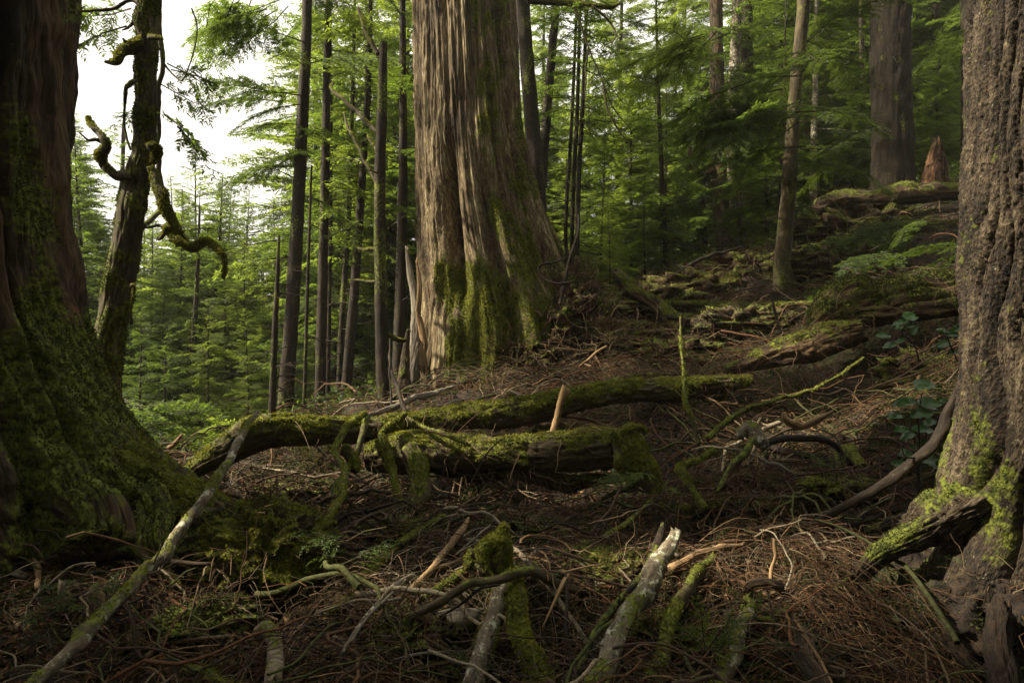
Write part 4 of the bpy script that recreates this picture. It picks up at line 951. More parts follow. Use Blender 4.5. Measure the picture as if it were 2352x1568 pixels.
for i, (P_, W_, md) in enumerate([([(312, 402), (285, 403), (262, 397), (240, 383)], [22, 22, 18, 16], .5), ([(258, 396), (238, 380), (232, 360), (243, 342), (238, 318), (222, 300), (208, 284), (203, 268)], [12, 20, 18, 20, 18, 14, 11, 7], .5),
      ([(240, 330), (222, 322), (200, 318), (182, 305)], [9, 7, 5, 3], .4),
      ([(345, 385), (362, 420), (376, 470), (395, 505), (418, 545), (440, 568), (462, 558), (488, 567), (508, 585), (516, 610), (513, 640)], [18, 22, 22, 20, 20, 22, 18, 14, 10, 7, 4], .45),
      ([(432, 566), (408, 556), (392, 540), (385, 515)], [12, 14, 12, 8], .5), ([(386, 520), (374, 540), (364, 550)], [10, 9, 8], .5), ([(380, 520), (360, 518), (330, 524)], [7, 6, 4], .3),
      ([(330, 98), (305, 108), (285, 118), (268, 140), (240, 142)], [26, 26, 20, 16, 5], .35), ([(330, 92), (300, 102), (282, 88)], [9, 8, 4], .3), ([(345, 88), (360, 86), (374, 92)], [11, 9, 4], .3),
      ([(312, 185), (298, 196), (290, 206), (288, 240), (286, 300), (300, 345)], [9, 10, 9, 6, 5, 4], .2), ([(300, 655), (308, 660), (304, 690), (303, 745)], [9, 4, 2, 6], .4),
      ([(345, 340), (362, 345), (352, 372)], [20, 22, 14], .5), ([(330, 20), (300, 5), (260, 25), (200, 28), (172, 22)], [9, 8, 7, 5, 3], .1), ([(322, 40), (300, 60), (280, 70)], [8, 6, 3], .1), ([(372, 140), (400, 175), (420, 180), (445, 120), (452, 60), (440, 20)], [5, 4, 3, 3, 4, 4], .1)]):
    pp = [px(u, v, MD - .12 + .05 * math.sin(i + j)) for j, (u, v) in enumerate(P_)]
    bs.append(limb('crooked_branch', pp, [w / 2 * K * MD for w in W_], M['mossbark'], seed=410 + i, rough=.22, seg=.012, moss=md, moss_up=.3, tuft=22000 if md > .25 else 0, tsize=.013, knots=2, tmat='moss'))
r = rngs(88); it = []
for (u, v, az, pt, L) in ((210, 25, 3.0, -.1, .8), (250, 30, 3.5, -.2, .7), (290, 60, 3.3, -.4, .6), (300, 20, 2.8, .1, .9), (200, 20, 3.2, -.3, .5), (370, 190, .3, -.5, .45), (375, 260, -.3, -.6, .55), (395, 160, .1, -.2, .45), (360, 250, 3.1, -.2, .4), (385, 140, .4, -.5, .5), (400, 290, -.2, -.7, .5), (420, 530, .2, .2, .3)):
    p = px(u, v, MD); it.append((p - np.array(mt.location), az, pt, L, r.randint(3), .4 * r.normal()))
cr_ = foliage_obj('crown', it, BLf, M['leaf'], M['mossbark'], mt)
adopt(mt, [o1, o2] + bs)

# ---- long mossy bough reaching over the upper middle, with hanging dead twigs
bt = empty('mossy_bough', px(1200, 5, 11.5), 'long thin mossy bough crossing the top edge right of the giant cedar', 'branch')
kk = [limb('bough', [px(u, v, 11.4) for u, v in ((1212, 2), (1260, 4), (1290, 8), (1350, 14), (1400, 18), (1425, 8))], [.06, .06, .055, .045, .035, .02], M['mossbark'], seed=431, moss=.4, tuft=8000, tsize=.018, seg=.03)]
for i, P_ in enumerate([((1318, 14), (1335, 60), (1352, 110), (1385, 190), (1410, 250), (1450, 300)), ((1360, 14), (1395, 45), (1415, 80), (1405, 100)), ((1352, 110), (1347, 150), (1342, 230)), ((1385, 190), (1400, 260), (1440, 330))]):
    kk.append(limb('hanging_twig', [px(u, v, 11.3) for u, v in P_], [.02, .016, .012, .010, .008, .006][:len(P_)], M['mossbark'], seed=440 + i, moss=.3, tuft=5000, tsize=.016, seg=.03))
adopt(bt, kk)

# ---- hemlock boughs hanging into the sky gap and over the right side come from the slender trees; extra near boughs
def near_bough(label, u, v, d, az, L, n, seed, mat='leaf', pitch=-.1, spread=.35):
    r = rngs(seed); root = empty('hemlock_bough', px(u, v, d), label, 'branch'); it = []
    for i in range(n):
        it.append((r.normal(size=3) * [.05 + .1 * L, .15, .10 * L] * (i > 0), az + spread * r.normal(), pitch + .15 * r.normal(), L * (.6 + .5 * r.rand()), r.randint(3), .35 * r.normal()))
    foliage_obj('spray', it, BLf, M[mat], M['bark'], root); return root
near_bough('leafy hemlock bough hanging at the top edge above the sky gap', 640, 20, 9.2, math.pi, 1.3, 6, 1, 'leaf', -.45)
near_bough('broad hemlock bough reaching left into the sky gap from the dark leaning trunk', 690, 240, 10.2, math.pi - .1, 1.5, 4, 2, 'leaf', -.02)
near_bough('lower hemlock bough spreading left across the edge of the sky gap', 690, 350, 10.2, math.pi + .1, 1.2, 4, 3, 'leaf', -.15)
near_bough('small leafy hemlock bough hanging from the top edge in the sky gap', 540, -10, 9.0, math.pi - .4, .9, 6, 14, 'leaf', -.5, .6)
near_bough('wispy hemlock bough low on the left side of the dark leaning trunk', 640, 590, 10.2, math.pi, .9, 4, 4, 'leaf_y', -.1)
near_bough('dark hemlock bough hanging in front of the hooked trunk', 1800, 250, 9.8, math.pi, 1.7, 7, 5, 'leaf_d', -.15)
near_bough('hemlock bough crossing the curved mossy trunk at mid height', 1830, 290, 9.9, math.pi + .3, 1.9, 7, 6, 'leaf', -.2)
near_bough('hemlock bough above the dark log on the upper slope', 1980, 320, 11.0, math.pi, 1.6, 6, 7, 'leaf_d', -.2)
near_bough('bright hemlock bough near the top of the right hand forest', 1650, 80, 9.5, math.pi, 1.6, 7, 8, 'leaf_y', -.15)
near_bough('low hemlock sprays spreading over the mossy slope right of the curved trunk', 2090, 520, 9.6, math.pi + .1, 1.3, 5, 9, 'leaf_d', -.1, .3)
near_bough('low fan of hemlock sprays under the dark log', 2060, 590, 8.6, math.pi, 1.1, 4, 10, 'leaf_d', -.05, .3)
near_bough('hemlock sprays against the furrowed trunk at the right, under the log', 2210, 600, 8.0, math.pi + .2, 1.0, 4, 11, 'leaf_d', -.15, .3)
near_bough('small bright hemlock spray poking up behind the leaning pole', 500, 1010, 8.0, 0.3, .7, 5, 12, 'leaf_y', .2, .8)
near_bough('pale green hemlock spray low behind the root of the left cedar', 300, 940, 8.5, -.2, 1.2, 6, 13, 'leaf', -.05, .6)

# ------------------------------------------------------------------ logs
def log(name, label, tile, P, W, ends, mat='mossbark', **kw):
    pts, rad = lay(tile, P, W, ends=ends); kw.setdefault('seg', .014); kw.setdefault('rough', .13); _sk[0] += 1
    o = limb(name, pts, rad, M[mat], seed=_sk[0], knots=kw.pop('knots', 4), **kw); return tag(o, label, name.split('_')[-1])
log('fallen_log', 'long arching moss-topped log reaching from the left cedar root towards the giant cedar', 'MC',
    [(-900, 1570), (-760, 1480), (-560, 1370), (-330, 1290), (0, 1275), (300, 1260), (620, 1230), (900, 1190), (1200, 1150), (1500, 1100), (1800, 1060), (2150, 1020), (2480, 985), (2700, 960)], [100, 150, 190, 210, 190, 160, 190, 200, 190, 170, 150, 130, 110, 70], [4.7, 4.9, 5.4, 6.0, 6.3],
    moss=.34, moss_up=.5, tuft=17000, tsize=.014, ridges=5, rough=.15)
log('fallen_log', 'thick mossy log lying across the middle with a black hollow beneath it', 'MC',
    [(250, 1450), (420, 1440), (640, 1430), (900, 1440), (1200, 1430), (1500, 1415), (1800, 1410), (2000, 1440)], [150, 190, 210, 230, 235, 240, 250, 200], [4.95, 4.9, 4.9],
    moss=.30, moss_up=.55, tuft=20000, tsize=.013, ridges=5, rough=.14)
log('rotten_log', 'dark splintered under-half of wood beneath the thick mossy log', 'MC',
    [(900, 1580), (1200, 1590), (1500, 1600), (1850, 1590)], [70, 90, 100, 60], [4.95, 4.9], mat='rot', ridges=6, moss=.12, tuft=7000, tsize=.012, tmat='moss_dull')
log('broken_root', 'mossy root drooping over the right end of the thick mossy log', 'MC',
    [(1850, 1300), (1900, 1400), (1950, 1500), (2040, 1600), (2120, 1680)], [120, 170, 150, 110, 80], [4.75, 4.6], moss=.5, tuft=20000, tsize=.013)
log('short_branch', 'short mossy limb stub pointing right off the end of the thick mossy log', 'MC', [(1900, 1290), (1960, 1265), (2020, 1270), (2030, 1300)], [60, 40, 30, 20], [4.7, 4.7], moss=.5, tuft=14000, tsize=.013)
log('root_stump', 'thick mossy root standing like a leg under the left end of the thick log', 'BC',
    [(530, 90), (565, 200), (575, 310), (545, 430), (500, 570)], [150, 120, 100, 130, 190], [4.8, 4.4], moss=.22, tuft=15000, tsize=.012, ridges=3)
log('hanging_branch', 'moss-thick branch dangling in front of the left end of the thick log', 'BC',
    [(500, -150), (440, -110), (370, -60), (345, 0), (390, 90), (410, 200), (430, 320), (470, 430), (490, 520)], [34, 42, 42, 42, 48, 48, 48, 48, 36], [4.9, 4.6, 4.3], moss=.6, tuft=22000, tsize=.012)
log('hanging_branch', 'crooked mossy branch hanging off the arching log and bending down to the left', 'BC',
    [(240, -150), (130, -70), (60, 50), (55, 120), (100, 230), (85, 350), (20, 490), (-60, 600), (-170, 720), (-270, 850)], [34, 44, 44, 46, 46, 42, 38, 34, 26, 14], [4.9, 4.3, 3.5, 3.1], moss=.42, tuft=18000, tsize=.010, seg=.01)
log('hanging_branch', 'thinner bare branch crossing behind the crooked mossy hanging one', 'BC',
    [(250, -130), (215, 30), (190, 120), (120, 220), (60, 330), (20, 450)], [45, 42, 40, 34, 36, 30], [4.95, 4.6, 4.3], mat='mossbark', moss=.15, tuft=6000, tsize=.010, seg=.01)
log('broken_branch', 'stubby mossy knot of wood where the hanging branches cross', 'BC', [(90, 80), (140, 120), (180, 190), (200, 210)], [50, 60, 60, 30], [4.6, 4.6], moss=.5, tuft=18000, tsize=.011)
log('rotten_log', 'rotting log with a tan splintered end propped over a black hollow', 'MR',
    [(330, 910), (480, 870), (600, 815), (760, 760), (900, 720), (1050, 680), (1180, 640)], [60, 90, 150, 190, 180, 150, 110], [6.6, 6.4, 6.3], mat='rot', moss=.14, moss_up=.6, tuft=9000, tsize=.014, ridges=3, jag=.08, rough=.2)
log('rotten_log', 'broad dark mossy log above the black hollow, running behind the furrowed trunk', 'MR',
    [(820, 690), (950, 600), (1100, 540), (1300, 490), (1500, 440), (1800, 400), (2000, 380)], [80, 180, 250, 300, 300, 270, 240], [7.5, 7.1, 6.8], mat='rot', moss=.42, moss_up=.35, tuft=12000, tsize=.018, ridges=2, rough=.2, tmat='moss_dull')
log('fallen_log', 'dark fallen log lying along the upper slope under the big brown trunk', 'TR',
    [(905, 1330), (1000, 1300), (1200, 1280), (1500, 1250), (1800, 1230), (2000, 1230)], [110, 130, 120, 120, 120, 120], [12.2, 12.0, 11.8], mat='cedar_dark', moss=.1, tuft=2500, tsize=.02, ridges=5, rough=.2, seg=.03)
log('thin_log', 'thin straight mossy log lying level across the slope behind the black hollow', 'MR',
    [(-380, 465), (-100, 472), (200, 480), (500, 485), (750, 480), (1000, 462)], [22, 34, 40, 42, 40, 30], [9.6, 9.3, 8.8], moss=.4, tuft=9000, tsize=.016, seg=.02)
log('leaning_log', 'snapped rotting log tilting up to the left beyond the root heap', 'MC',
    [(1830, 270), (1870, 320), (1950, 390), (2050, 460), (2150, 540), (2230, 640)], [50, 80, 80, 90, 100, 90], [10.0, 9.0], mat='rot', moss=.15, tuft=5000, tsize=.016, jag=.1, ridges=4)
log('buried_log', 'half sunken mossy log low on the right slope below the bent roots', 'BR',
    [(-100, 440), (150, 440), (400, 445), (560, 440)], [60, 90, 90, 60], [4.0, 3.95], moss=.45, tuft=16000, tsize=.011)
log('buried_log', 'brown rotten log nearly sunk in the litter right of the mossy elbow branch', 'BR',
    [(60, 310), (250, 300), (500, 310), (700, 330)], [70, 90, 90, 60], [4.45, 4.4], mat='rot', moss=.1, ridges=6)
log('buried_log', 'reddish decayed log under the scrub right of the upright stake', 'MC',
    [(1650, 1030), (1850, 990), (2050, 960), (2300, 950)], [60, 90, 80, 60], [6.7, 6.6], mat='rot', moss=.15, ridges=5)

# snapped red stump on the upper slope
st = empty('broken_stump', px(2145, 428, 13.6), 'reddish jagged stump beside the big brown trunk on the upper slope', 'stump')
q = []
for i, (P_, W_) in enumerate([([(2142, 440), (2140, 390), (2148, 328)], [44, 34, 16]), ([(2128, 440), (2124, 405), (2126, 385)], [26, 16, 6]), ([(2160, 440), (2163, 390), (2160, 338)], [30, 24, 10])]):
    q.append(limb('trunk_shard', [px(u, v, 13.6 + .05 * i) for u, v in P_], [w * .5 * K * 13.6 * 1.0 for w in W_], M['red_rot'], seed=460 + i, rough=.3, seg=.02, jag=.3, ridges=5, moss=.05, sides=40))
adopt(st, q)

# ------------------------------------------------------------------ sticks, poles, roots one can point at
stick('leaning_pole', 'long pale pole leaning from the bottom left corner up onto the arching log', 'BL', [(150, 1640), (300, 1500), (430, 1370), (650, 1160), (930, 870), (1060, 700), (1300, 400), (1400, 240), (1480, 80), (1560, -60), (1650, -160)],
      [90, 88, 85, 82, 76, 72, 62, 58, 52, 46, 26], 'lichen', 'pole', ends=[2.12, 3.95], moss=.12, moss_up=.35, tuft=22000, tsize=.009, knots=10, twigs=5, seg=.008, rough=.09, jag=.03)
stick('curved_stick', 'bare tan curved stick lying at the far left', 'BL', [(100, 680), (190, 760), (235, 850), (240, 970)], [25, 36, 40, 34], 'bare', jag=.01, lift=.05)
stick('wood_chunk', 'flat weathered wood chunk beside the curved tan stick at far left', 'BL', [(50, 850), (110, 870), (185, 885)], [60, 70, 40], 'grey', flat=.5, jag=.02)
stick('upright_stick', 'short upright lichen-spotted stick with a red broken tip, lower left', 'BL', [(430, 1310), (412, 1180), (408, 1050), (400, 915)], [26, 46, 46, 42], 'lichen', ends=[2.75, 2.8], jag=.02)
stick('forked_root', 'pale left prong of the mossy forked root under the leaning pole', 'BL', [(1150, 780), (1110, 840), (1130, 950)], [60, 70, 40], 'mossbark', 'root', moss=.2, tuft=9000, lift=.06)
stick('forked_root', 'pale right prong of the mossy forked root under the leaning pole', 'BL', [(1150, 765), (1190, 810), (1225, 895)], [50, 50, 30], 'bare', 'root', lift=.06)
stick('bark_slab', 'reddish split slab of bark lying left of centre near the bottom', 'BL', [(830, 1350), (890, 1260), (960, 1150)], [90, 110, 60], 'rot', 'slab', flat=.3, jag=.05, ridges=5)
stick('bark_slab', 'dark grey slab of bark lying behind the upright lichened stick', 'BL', [(520, 1000), (530, 1100), (540, 1200)], [170, 180, 150], 'cedar_dark', 'slab', flat=.2, jag=.03)
stick('bark_slab', 'broad red-brown slab of bark at the bottom left corner', 'BL', [(60, 1500), (260, 1510), (460, 1520)], [120, 150, 120], 'bark_red', 'slab', flat=.25, jag=.04)
stick('wood_slab', 'weathered grey wood slab in the litter left of the banded branch', 'BL', [(1290, 1225), (1370, 1210), (1440, 1200)], [50, 60, 40], 'grey', 'slab', flat=.4, jag=.03)
stick('banded_branch', 'thick peeling banded branch arching out of the bottom edge, left of centre', 'BL', [(1640, 1250), (1700, 1215), (1745, 1300), (1760, 1420), (1745, 1590)], [60, 95, 105, 110, 115], 'birch', 'branch', ends=[2.7, 2.25], moss=.16, moss_up=.2, tuft=16000, tsize=.009, rough=.1)
stick('mossy_branch', 'mossy log end poking up at the bottom edge left of the banded branch', 'BL', [(1200, 1480), (1300, 1500), (1420, 1560), (1500, 1640)], [50, 70, 90, 100], 'mossbark', 'branch', moss=.5, tuft=18000, tsize=.010, ends=[2.5, 2.35])
stick('dead_branch', 'long thin dark branch lying level above the banded branch', 'BL', [(1080, 1290), (1250, 1275), (1450, 1250), (1650, 1195), (1850, 1100)], [14, 20, 22, 20, 10], 'bark', 'branch', lift=.06, twigs=3)
stick('dead_branch', 'pale forked twig lying left of the banded branch', 'BL', [(900, 1460), (1000, 1400), (1180, 1345), (1400, 1325)], [12, 16, 16, 10], 'bare', 'branch', lift=.05)
stick('dead_branch', 'looping pale rootlet near the bottom edge left of the banded branch', 'BL', [(1060, 1568), (1020, 1500), (960, 1470), (890, 1465), (990, 1400)], [14, 16, 18, 16, 10], 'bare', 'branch', lift=.04)
stick('mossy_branch', 'mossy-sided thin trunk descending left through the tangle right of the mossy block', 'BC', [(740, 505), (560, 620), (400, 740), (230, 900), (120, 1050), (0, 1130)], [30, 40, 52, 55, 50, 40], 'mossbark', 'branch', moss=.4, tuft=16000, tsize=.010, lift=.07, twigs=3)
stick('broken_stick', 'long red-brown split stick slanting through the tangle left of the mossy stump', 'BC', [(900, 515), (850, 600), (740, 740), (600, 900), (430, 1060), (280, 1180)], [22, 46, 46, 48, 46, 30], 'bare', 'stick', lift=.12, jag=.04, ridges=4)
stick('mossy_branch', 'mossy branch joining the small mossy nub left of the mossy stump', 'BC', [(910, 830), (750, 930), (600, 1020)], [50, 46, 30], 'mossbark', 'branch', moss=.5, tuft=18000, tsize=.010, lift=.08)
stick('curved_branch', 'long bowed branch arching over the forked legs of the mossy stump', 'BC', [(230, 1300), (420, 1200), (620, 1090), (850, 965), (1000, 930), (1150, 895), (1320, 885), (1450, 930), (1600, 975), (1730, 985)], [50, 56, 60, 56, 56, 60, 62, 64, 60, 40], 'mossbark', 'branch', ends=[2.75, 2.65, 2.8, 3.0], moss=.15, moss_up=.3, tuft=9000, tsize=.009, seg=.008)
stick('dead_branch', 'thin grey twig following the left side of the long bowed branch', 'BC', [(700, 1150), (850, 1060), (980, 960), (1100, 940)], [16, 20, 20, 12], 'bark', 'branch', ends=[2.72, 2.68])
stick('split_stick', 'tan split stick lying just below the long bowed branch', 'BC', [(-20, 1395), (150, 1385), (330, 1310), (500, 1220), (620, 1150)], [36, 34, 30, 26, 14], 'bare', 'stick', ends=[2.55, 2.8], jag=.03)
stick('pale_root', 'smooth pale root curving along the bottom, below the tan split stick', 'BC', [(0, 1265), (80, 1285), (200, 1390), (310, 1447), (450, 1412), (600, 1380), (775, 1370)], [16, 20, 22, 24, 22, 20, 16], 'grey', 'root', ends=[2.6, 2.5, 2.55])
stick('short_branch', 'short pale bark-covered branch end left of the mossy log end', 'BC', [(380, 1075), (430, 1115), (540, 1130), (620, 1120)], [40, 60, 60, 40], 'birch', 'branch', lift=.08)
stick('grey_branch', 'silvery lichened branch slanting down among thin twigs left of the bowed branch', 'BC', [(540, 880), (440, 935), (330, 1060), (220, 1190), (90, 1370)], [24, 36, 30, 26, 20], 'lichen', 'branch', lift=.12, twigs=4)
stick('grey_branch', 'second silvery branch lying parallel under the first one', 'BC', [(500, 900), (400, 1010), (280, 1120), (150, 1300)], [16, 22, 20, 14], 'grey', 'branch', lift=.14, twigs=4)
stick('mossy_log_end', 'short thick log end with bare grey top and moss skirt, left of the forked legs', 'BC', [(560, 1230), (680, 1195), (820, 1170), (960, 1150)], [110, 130, 130, 100], 'grey', 'log', ends=[2.75, 2.8], moss=.32, moss_up=-.7, tuft=24000, tsize=.011)

# mossy forked stump in the middle foreground
ms = empty('mossy_stump', px(1165, 1330, 2.95), 'pointed mossy stump standing on two mossy legs, bottom centre', 'stump')
q = []
pts, rad = lay('BC', [(1140, 560), (1125, 620), (1090, 700), (1085, 780), (1120, 860), (1150, 960)], [16, 70, 180, 200, 150, 150], ends=[3.0, 2.95])
q.append(limb('stump_top', pts, rad, M['mossbark'], seed=471, rough=.3, seg=.009, moss=.7, tuft=30000, tsize=.011))
pts, rad = lay('BC', [(1110, 700), (1030, 690), (990, 740), (985, 800)], [120, 100, 80, 50], ends=[2.98, 2.9])
q.append(limb('stump_lobe', pts, rad, M['mossbark'], seed=472, rough=.25, seg=.009, moss=.6, tuft=30000, tsize=.011))
pts, rad = lay('BC', [(1110, 940), (1070, 1010), (1040, 1150), (990, 1350), (940, 1500), (915, 1620)], [100, 96, 110, 120, 130, 140], ends=[2.9, 2.6, 2.4])
q.append(limb('leg', pts, rad, M['lichen'], seed=473, rough=.15, seg=.009, moss=.42, moss_up=-.5, tuft=30000, tsize=.011))
pts, rad = lay('BC', [(1170, 880), (1200, 960), (1230, 1120), (1270, 1300), (1320, 1450), (1350, 1620)], [90, 90, 110, 130, 160, 180], ends=[2.9, 2.6, 2.4])
q.append(limb('leg', pts, rad, M['mossbark'], seed=474, rough=.15, seg=.009, moss=.62, tuft=30000, tsize=.011))
adopt(ms, q)
stick('mossy_nub', 'small rounded mossy nub left of the pointed mossy stump', 'BC', [(905, 850), (905, 790), (925, 735)], [50, 64, 36], 'mossbark', 'stub', moss=.7, tuft=26000, tsize=.010, ends=[2.95, 2.95])

stick('lichened_pole', 'thick grey lichened pole slanting up from the bottom edge right of centre', 'BC', [(1700, 1620), (1750, 1500), (1850, 1290), (1950, 1120), (2050, 950), (2130, 790), (2185, 690), (2215, 610)], [130, 135, 130, 125, 120, 108, 95, 70], 'lichen', 'pole', ends=[2.1, 2.95], moss=.08, moss_up=.2, tuft=12000, tsize=.009, knots=8, jag=.05, rough=.1, seg=.008)
stick('short_branch', 'short snapped side branch near the top of the thick lichened pole', 'BC', [(2130, 745), (2180, 740), (2240, 765)], [40, 34, 30], 'lichen', 'branch', ends=[2.85, 2.8], jag=.02)
stick('broken_stick', 'red-brown broken stick rising just left of the thick lichened pole', 'BC', [(1570, 1600), (1650, 1350), (1730, 1190), (1880, 1000), (1990, 900), (2060, 820), (2110, 690), (2140, 555)], [48, 46, 44, 48, 56, 70, 66, 30], 'bark_red', 'stick', ends=[2.3, 3.15], moss=.05, jag=.06, twigs=2)
stick('upright_twig', 'straight reddish twig standing up left of the broken red-brown stick', 'BC', [(1548, 1530), (1540, 1350), (1520, 1180), (1528, 1000), (1520, 875)], [22, 26, 28, 26, 20], 'bark_red', 'twig', ends=[2.5, 2.85])
stick('upright_twig', 'split twig crossing down left from the tip of the straight reddish twig', 'BC', [(1530, 880), (1500, 940), (1440, 1060), (1370, 1210)], [20, 30, 20, 10], 'bare', 'twig', ends=[2.85, 2.65])
stick('upright_twig', 'short twig hanging beside the broken red-brown stick near the bottom edge', 'BC', [(1725, 1250), (1700, 1360), (1680, 1480), (1660, 1600)], [18, 24, 22, 20], 'bark_red', 'twig', ends=[2.5, 2.3])
stick('long_branch', 'long straight branch slanting up right behind the mossy stump toward the green sprig', 'BC', [(1200, 840), (1330, 800), (1520, 735), (1680, 675), (1850, 590), (1960, 510), (2040, 440), (2080, 385)], [24, 34, 40, 38, 36, 30, 24, 12], 'mossbark', 'branch', ends=[3.15, 3.5, 4.1], moss=.12, tuft=7000, tsize=.010, twigs=5)
stick('mossy_pole', 'mossy pole descending to the bottom edge right of the thick lichened pole', 'BR', [(240, 765), (190, 830), (110, 910), (40, 1020), (-10, 1150), (-60, 1300), (-120, 1450), (-170, 1620)], [50, 70, 80, 84, 86, 90, 95, 100], 'mossbark', 'pole', ends=[2.9, 2.2], moss=.25, tuft=16000, tsize=.010)
stick('bright_stick', 'bright tan barkless stick lying right of the top of the lichened pole', 'BR', [(-30, 830), (60, 790), (180, 740), (310, 700), (430, 680)], [50, 46, 44, 40, 24], 'bare', 'stick', ends=[2.95, 3.1], jag=.04)
stick('broken_stick', 'chunky broken stick pointing up right above the bright tan one', 'BR', [(160, 715), (250, 655), (350, 590)], [26, 40, 34], 'rot', 'stick', lift=.06, jag=.02, moss=.1)
stick('wood_splinter', 'orange split piece of wood lying above the lichened pole tip', 'BC', [(1855, 690), (1920, 735), (1990, 770), (2040, 790)], [20, 44, 44, 20], 'bare', 'splinter', lift=.05, flat=.5, jag=.03)
stick('curved_branch', 'big smooth curved branch sweeping down left from the furrowed trunk', 'BR', [(1800, -310), (1765, -170), (1690, -20), (1560, 130), (1400, 260), (1200, 375), (1000, 480), (850, 555), (680, 590)], [40, 66, 74, 72, 70, 62, 56, 46, 30], 'bark', 'branch', ends=[3.3, 3.35, 3.5], twigs=5, knots=6, ridges=3)
stick('dead_branch', 'brown branch running parallel below the big smooth curved branch', 'BR', [(1560, 420), (1440, 470), (1300, 500), (1100, 565), (930, 620)], [20, 28, 30, 28, 18], 'bark_red', 'branch', lift=.06, twigs=4)
stick('white_twig', 'white lichened twig lying above the big curved branch', 'BR', [(1040, 460), (900, 492), (740, 540), (600, 572)], [16, 22, 20, 12], 'lichen', 'twig', lift=.05)
stick('grey_twig', 'thin grey twig between the big curved branch and the brown one below', 'BR', [(1400, 360), (1280, 440), (1180, 500), (1100, 560)], [12, 20, 20, 12], 'grey', 'twig', lift=.06)
stick('mossy_elbow', 'bright mossy branch bent like an elbow on the slope right of the thick log', 'BR', [(245, 80), (170, 130), (90, 160), (40, 200), (55, 260), (95, 340), (140, 400), (190, 455)], [40, 44, 46, 50, 48, 46, 40, 26], 'mossbark', 'branch', ends=[4.2, 3.8], moss=.6, tuft=26000, tsize=.010)
stick('leaning_stick', 'tan stick leaning down left from the white-topped knuckle root', 'BR', [(490, 15), (430, 130), (340, 240), (265, 350)], [40, 48, 44, 16], 'mossbark', 'stick', ends=[4.2, 3.9], moss=.1, tuft=4000, tsize=.01)
stick('knuckle_root', 'white-topped knuckle of root rising from the slope right of the elbow branch', 'MR', [(430, 1330), (440, 1290), (500, 1285), (560, 1360), (570, 1400)], [60, 76, 80, 80, 50], 'lichen', 'root', ends=[4.3, 4.2], moss=.05, tuft=4000)
stick('arched_root', 'smooth root arching right from the white-topped knuckle', 'MR', [(570, 1370), (700, 1330), (850, 1315), (950, 1345), (1040, 1410), (1060, 1470)], [40, 46, 46, 46, 40, 30], 'bark', 'root', ends=[4.25, 4.2])
stick('arched_root', 'lower brown root running right beneath the smooth arched root', 'BR', [(600, 60), (720, 95), (860, 120), (950, 120)], [40, 46, 40, 30], 'bark_red', 'root', lift=.05)
stick('curled_root', 'tan root curled like a letter C on the slope left of the leafy shrub', 'MR', [(690, 1170), (690, 1210), (740, 1255), (810, 1260), (890, 1225), (950, 1190), (1000, 1165)], [24, 44, 46, 44, 50, 34, 20], 'bare', 'root', ends=[4.8, 4.7])
stick('root_stub', 'stubby brown root stub with moss, below the arched root', 'BR', [(1050, 230), (1060, 150), (1110, 110), (1170, 150), (1200, 190)], [60, 80, 80, 60, 40], 'bark', 'root', lift=.04, moss=.25, tuft=9000)
stick('short_log', 'short dark brown piece of log in the twig pile at lower right', 'BR', [(440, 975), (500, 955), (600, 960), (670, 970)], [50, 66, 66, 50], 'rot', 'log', ends=[2.6, 2.65], jag=.03, ridges=4)
stick('bark_log', 'thick brown bark-covered log descending to the bottom edge at lower right', 'BR', [(500, 1010), (450, 1120), (400, 1250), (350, 1400), (300, 1520), (270, 1640)], [80, 96, 100, 110, 116, 120], 'lichen', 'log', ends=[2.65, 2.2], moss=.12, tuft=12000, tsize=.009, rough=.14)
stick('wood_slab', 'dark slate-grey slab of wood half buried at lower right', 'BR', [(700, 1100), (790, 1280), (860, 1420), (950, 1600)], [60, 130, 150, 150], 'cedar_dark', 'slab', ends=[2.6, 2.2], flat=.35)
stick('arching_twig', 'red arching twig near the bottom edge at lower right', 'BR', [(880, 1580), (930, 1470), (1010, 1405), (1080, 1385), (1140, 1405)], [12, 16, 18, 18, 12], 'bark_red', 'twig', ends=[2.25, 2.35])
stick('straight_twig', 'long straight tan twig crossing the slate-grey slab', 'BR', [(770, 1180), (850, 1300), (930, 1440), (1000, 1580)], [18, 22, 22, 20], 'bare', 'twig', ends=[2.5, 2.2])
stick('straight_twig', 'pale twig standing up from the twig pile above the short dark log', 'BR', [(605, 930), (610, 850), (630, 750), (625, 645)], [22, 26, 26, 16], 'bare', 'twig', ends=[2.75, 2.8])
stick('straight_twig', 'brown twig dropping from the short dark log to the bottom right', 'BR', [(590, 1000), (610, 1120), (640, 1220), (660, 1420), (665, 1568)], [14, 16, 16, 18, 18], 'bark_red', 'twig', ends=[2.6, 2.3])
stick('weathered_beam', 'grey-tan splintered beam lying from the arching log up to the foot of the giant cedar', 'MC', [(240, 1200), (330, 1160), (480, 1110), (620, 1055), (810, 1000)], [22, 34, 42, 44, 18], 'grey', 'beam', ends=[6.0, 7.3], jag=.08, ridges=5, rough=.12)
stick('wood_stake', 'upright broken tan stake standing behind the thick mossy log', 'MC', [(1430, 1320), (1465, 1220), (1490, 1130), (1515, 1005)], [34, 46, 46, 40], 'bare', 'stake', ends=[5.3, 5.4], jag=.03, ridges=4, flat=.6)
stick('mossy_twig', 'mossy twig with thin forks lying over the left end of the thick log', 'MC', [(470, 1170), (560, 1230), (680, 1290), (790, 1330), (905, 1380)], [12, 20, 26, 24, 14], 'mossbark', 'twig', ends=[5.0, 4.6], moss=.35, tuft=12000, tsize=.010, twigs=7)
stick('dead_twig', 'pale forked dead twig standing in front of the beam, below the giant cedar', 'MC', [(745, 1125), (800, 1095), (870, 1082), (760, 1130), (790, 1190), (740, 1280)], [8, 10, 8, 9, 10, 8], 'grey', 'twig', ends=[6.0, 5.6])
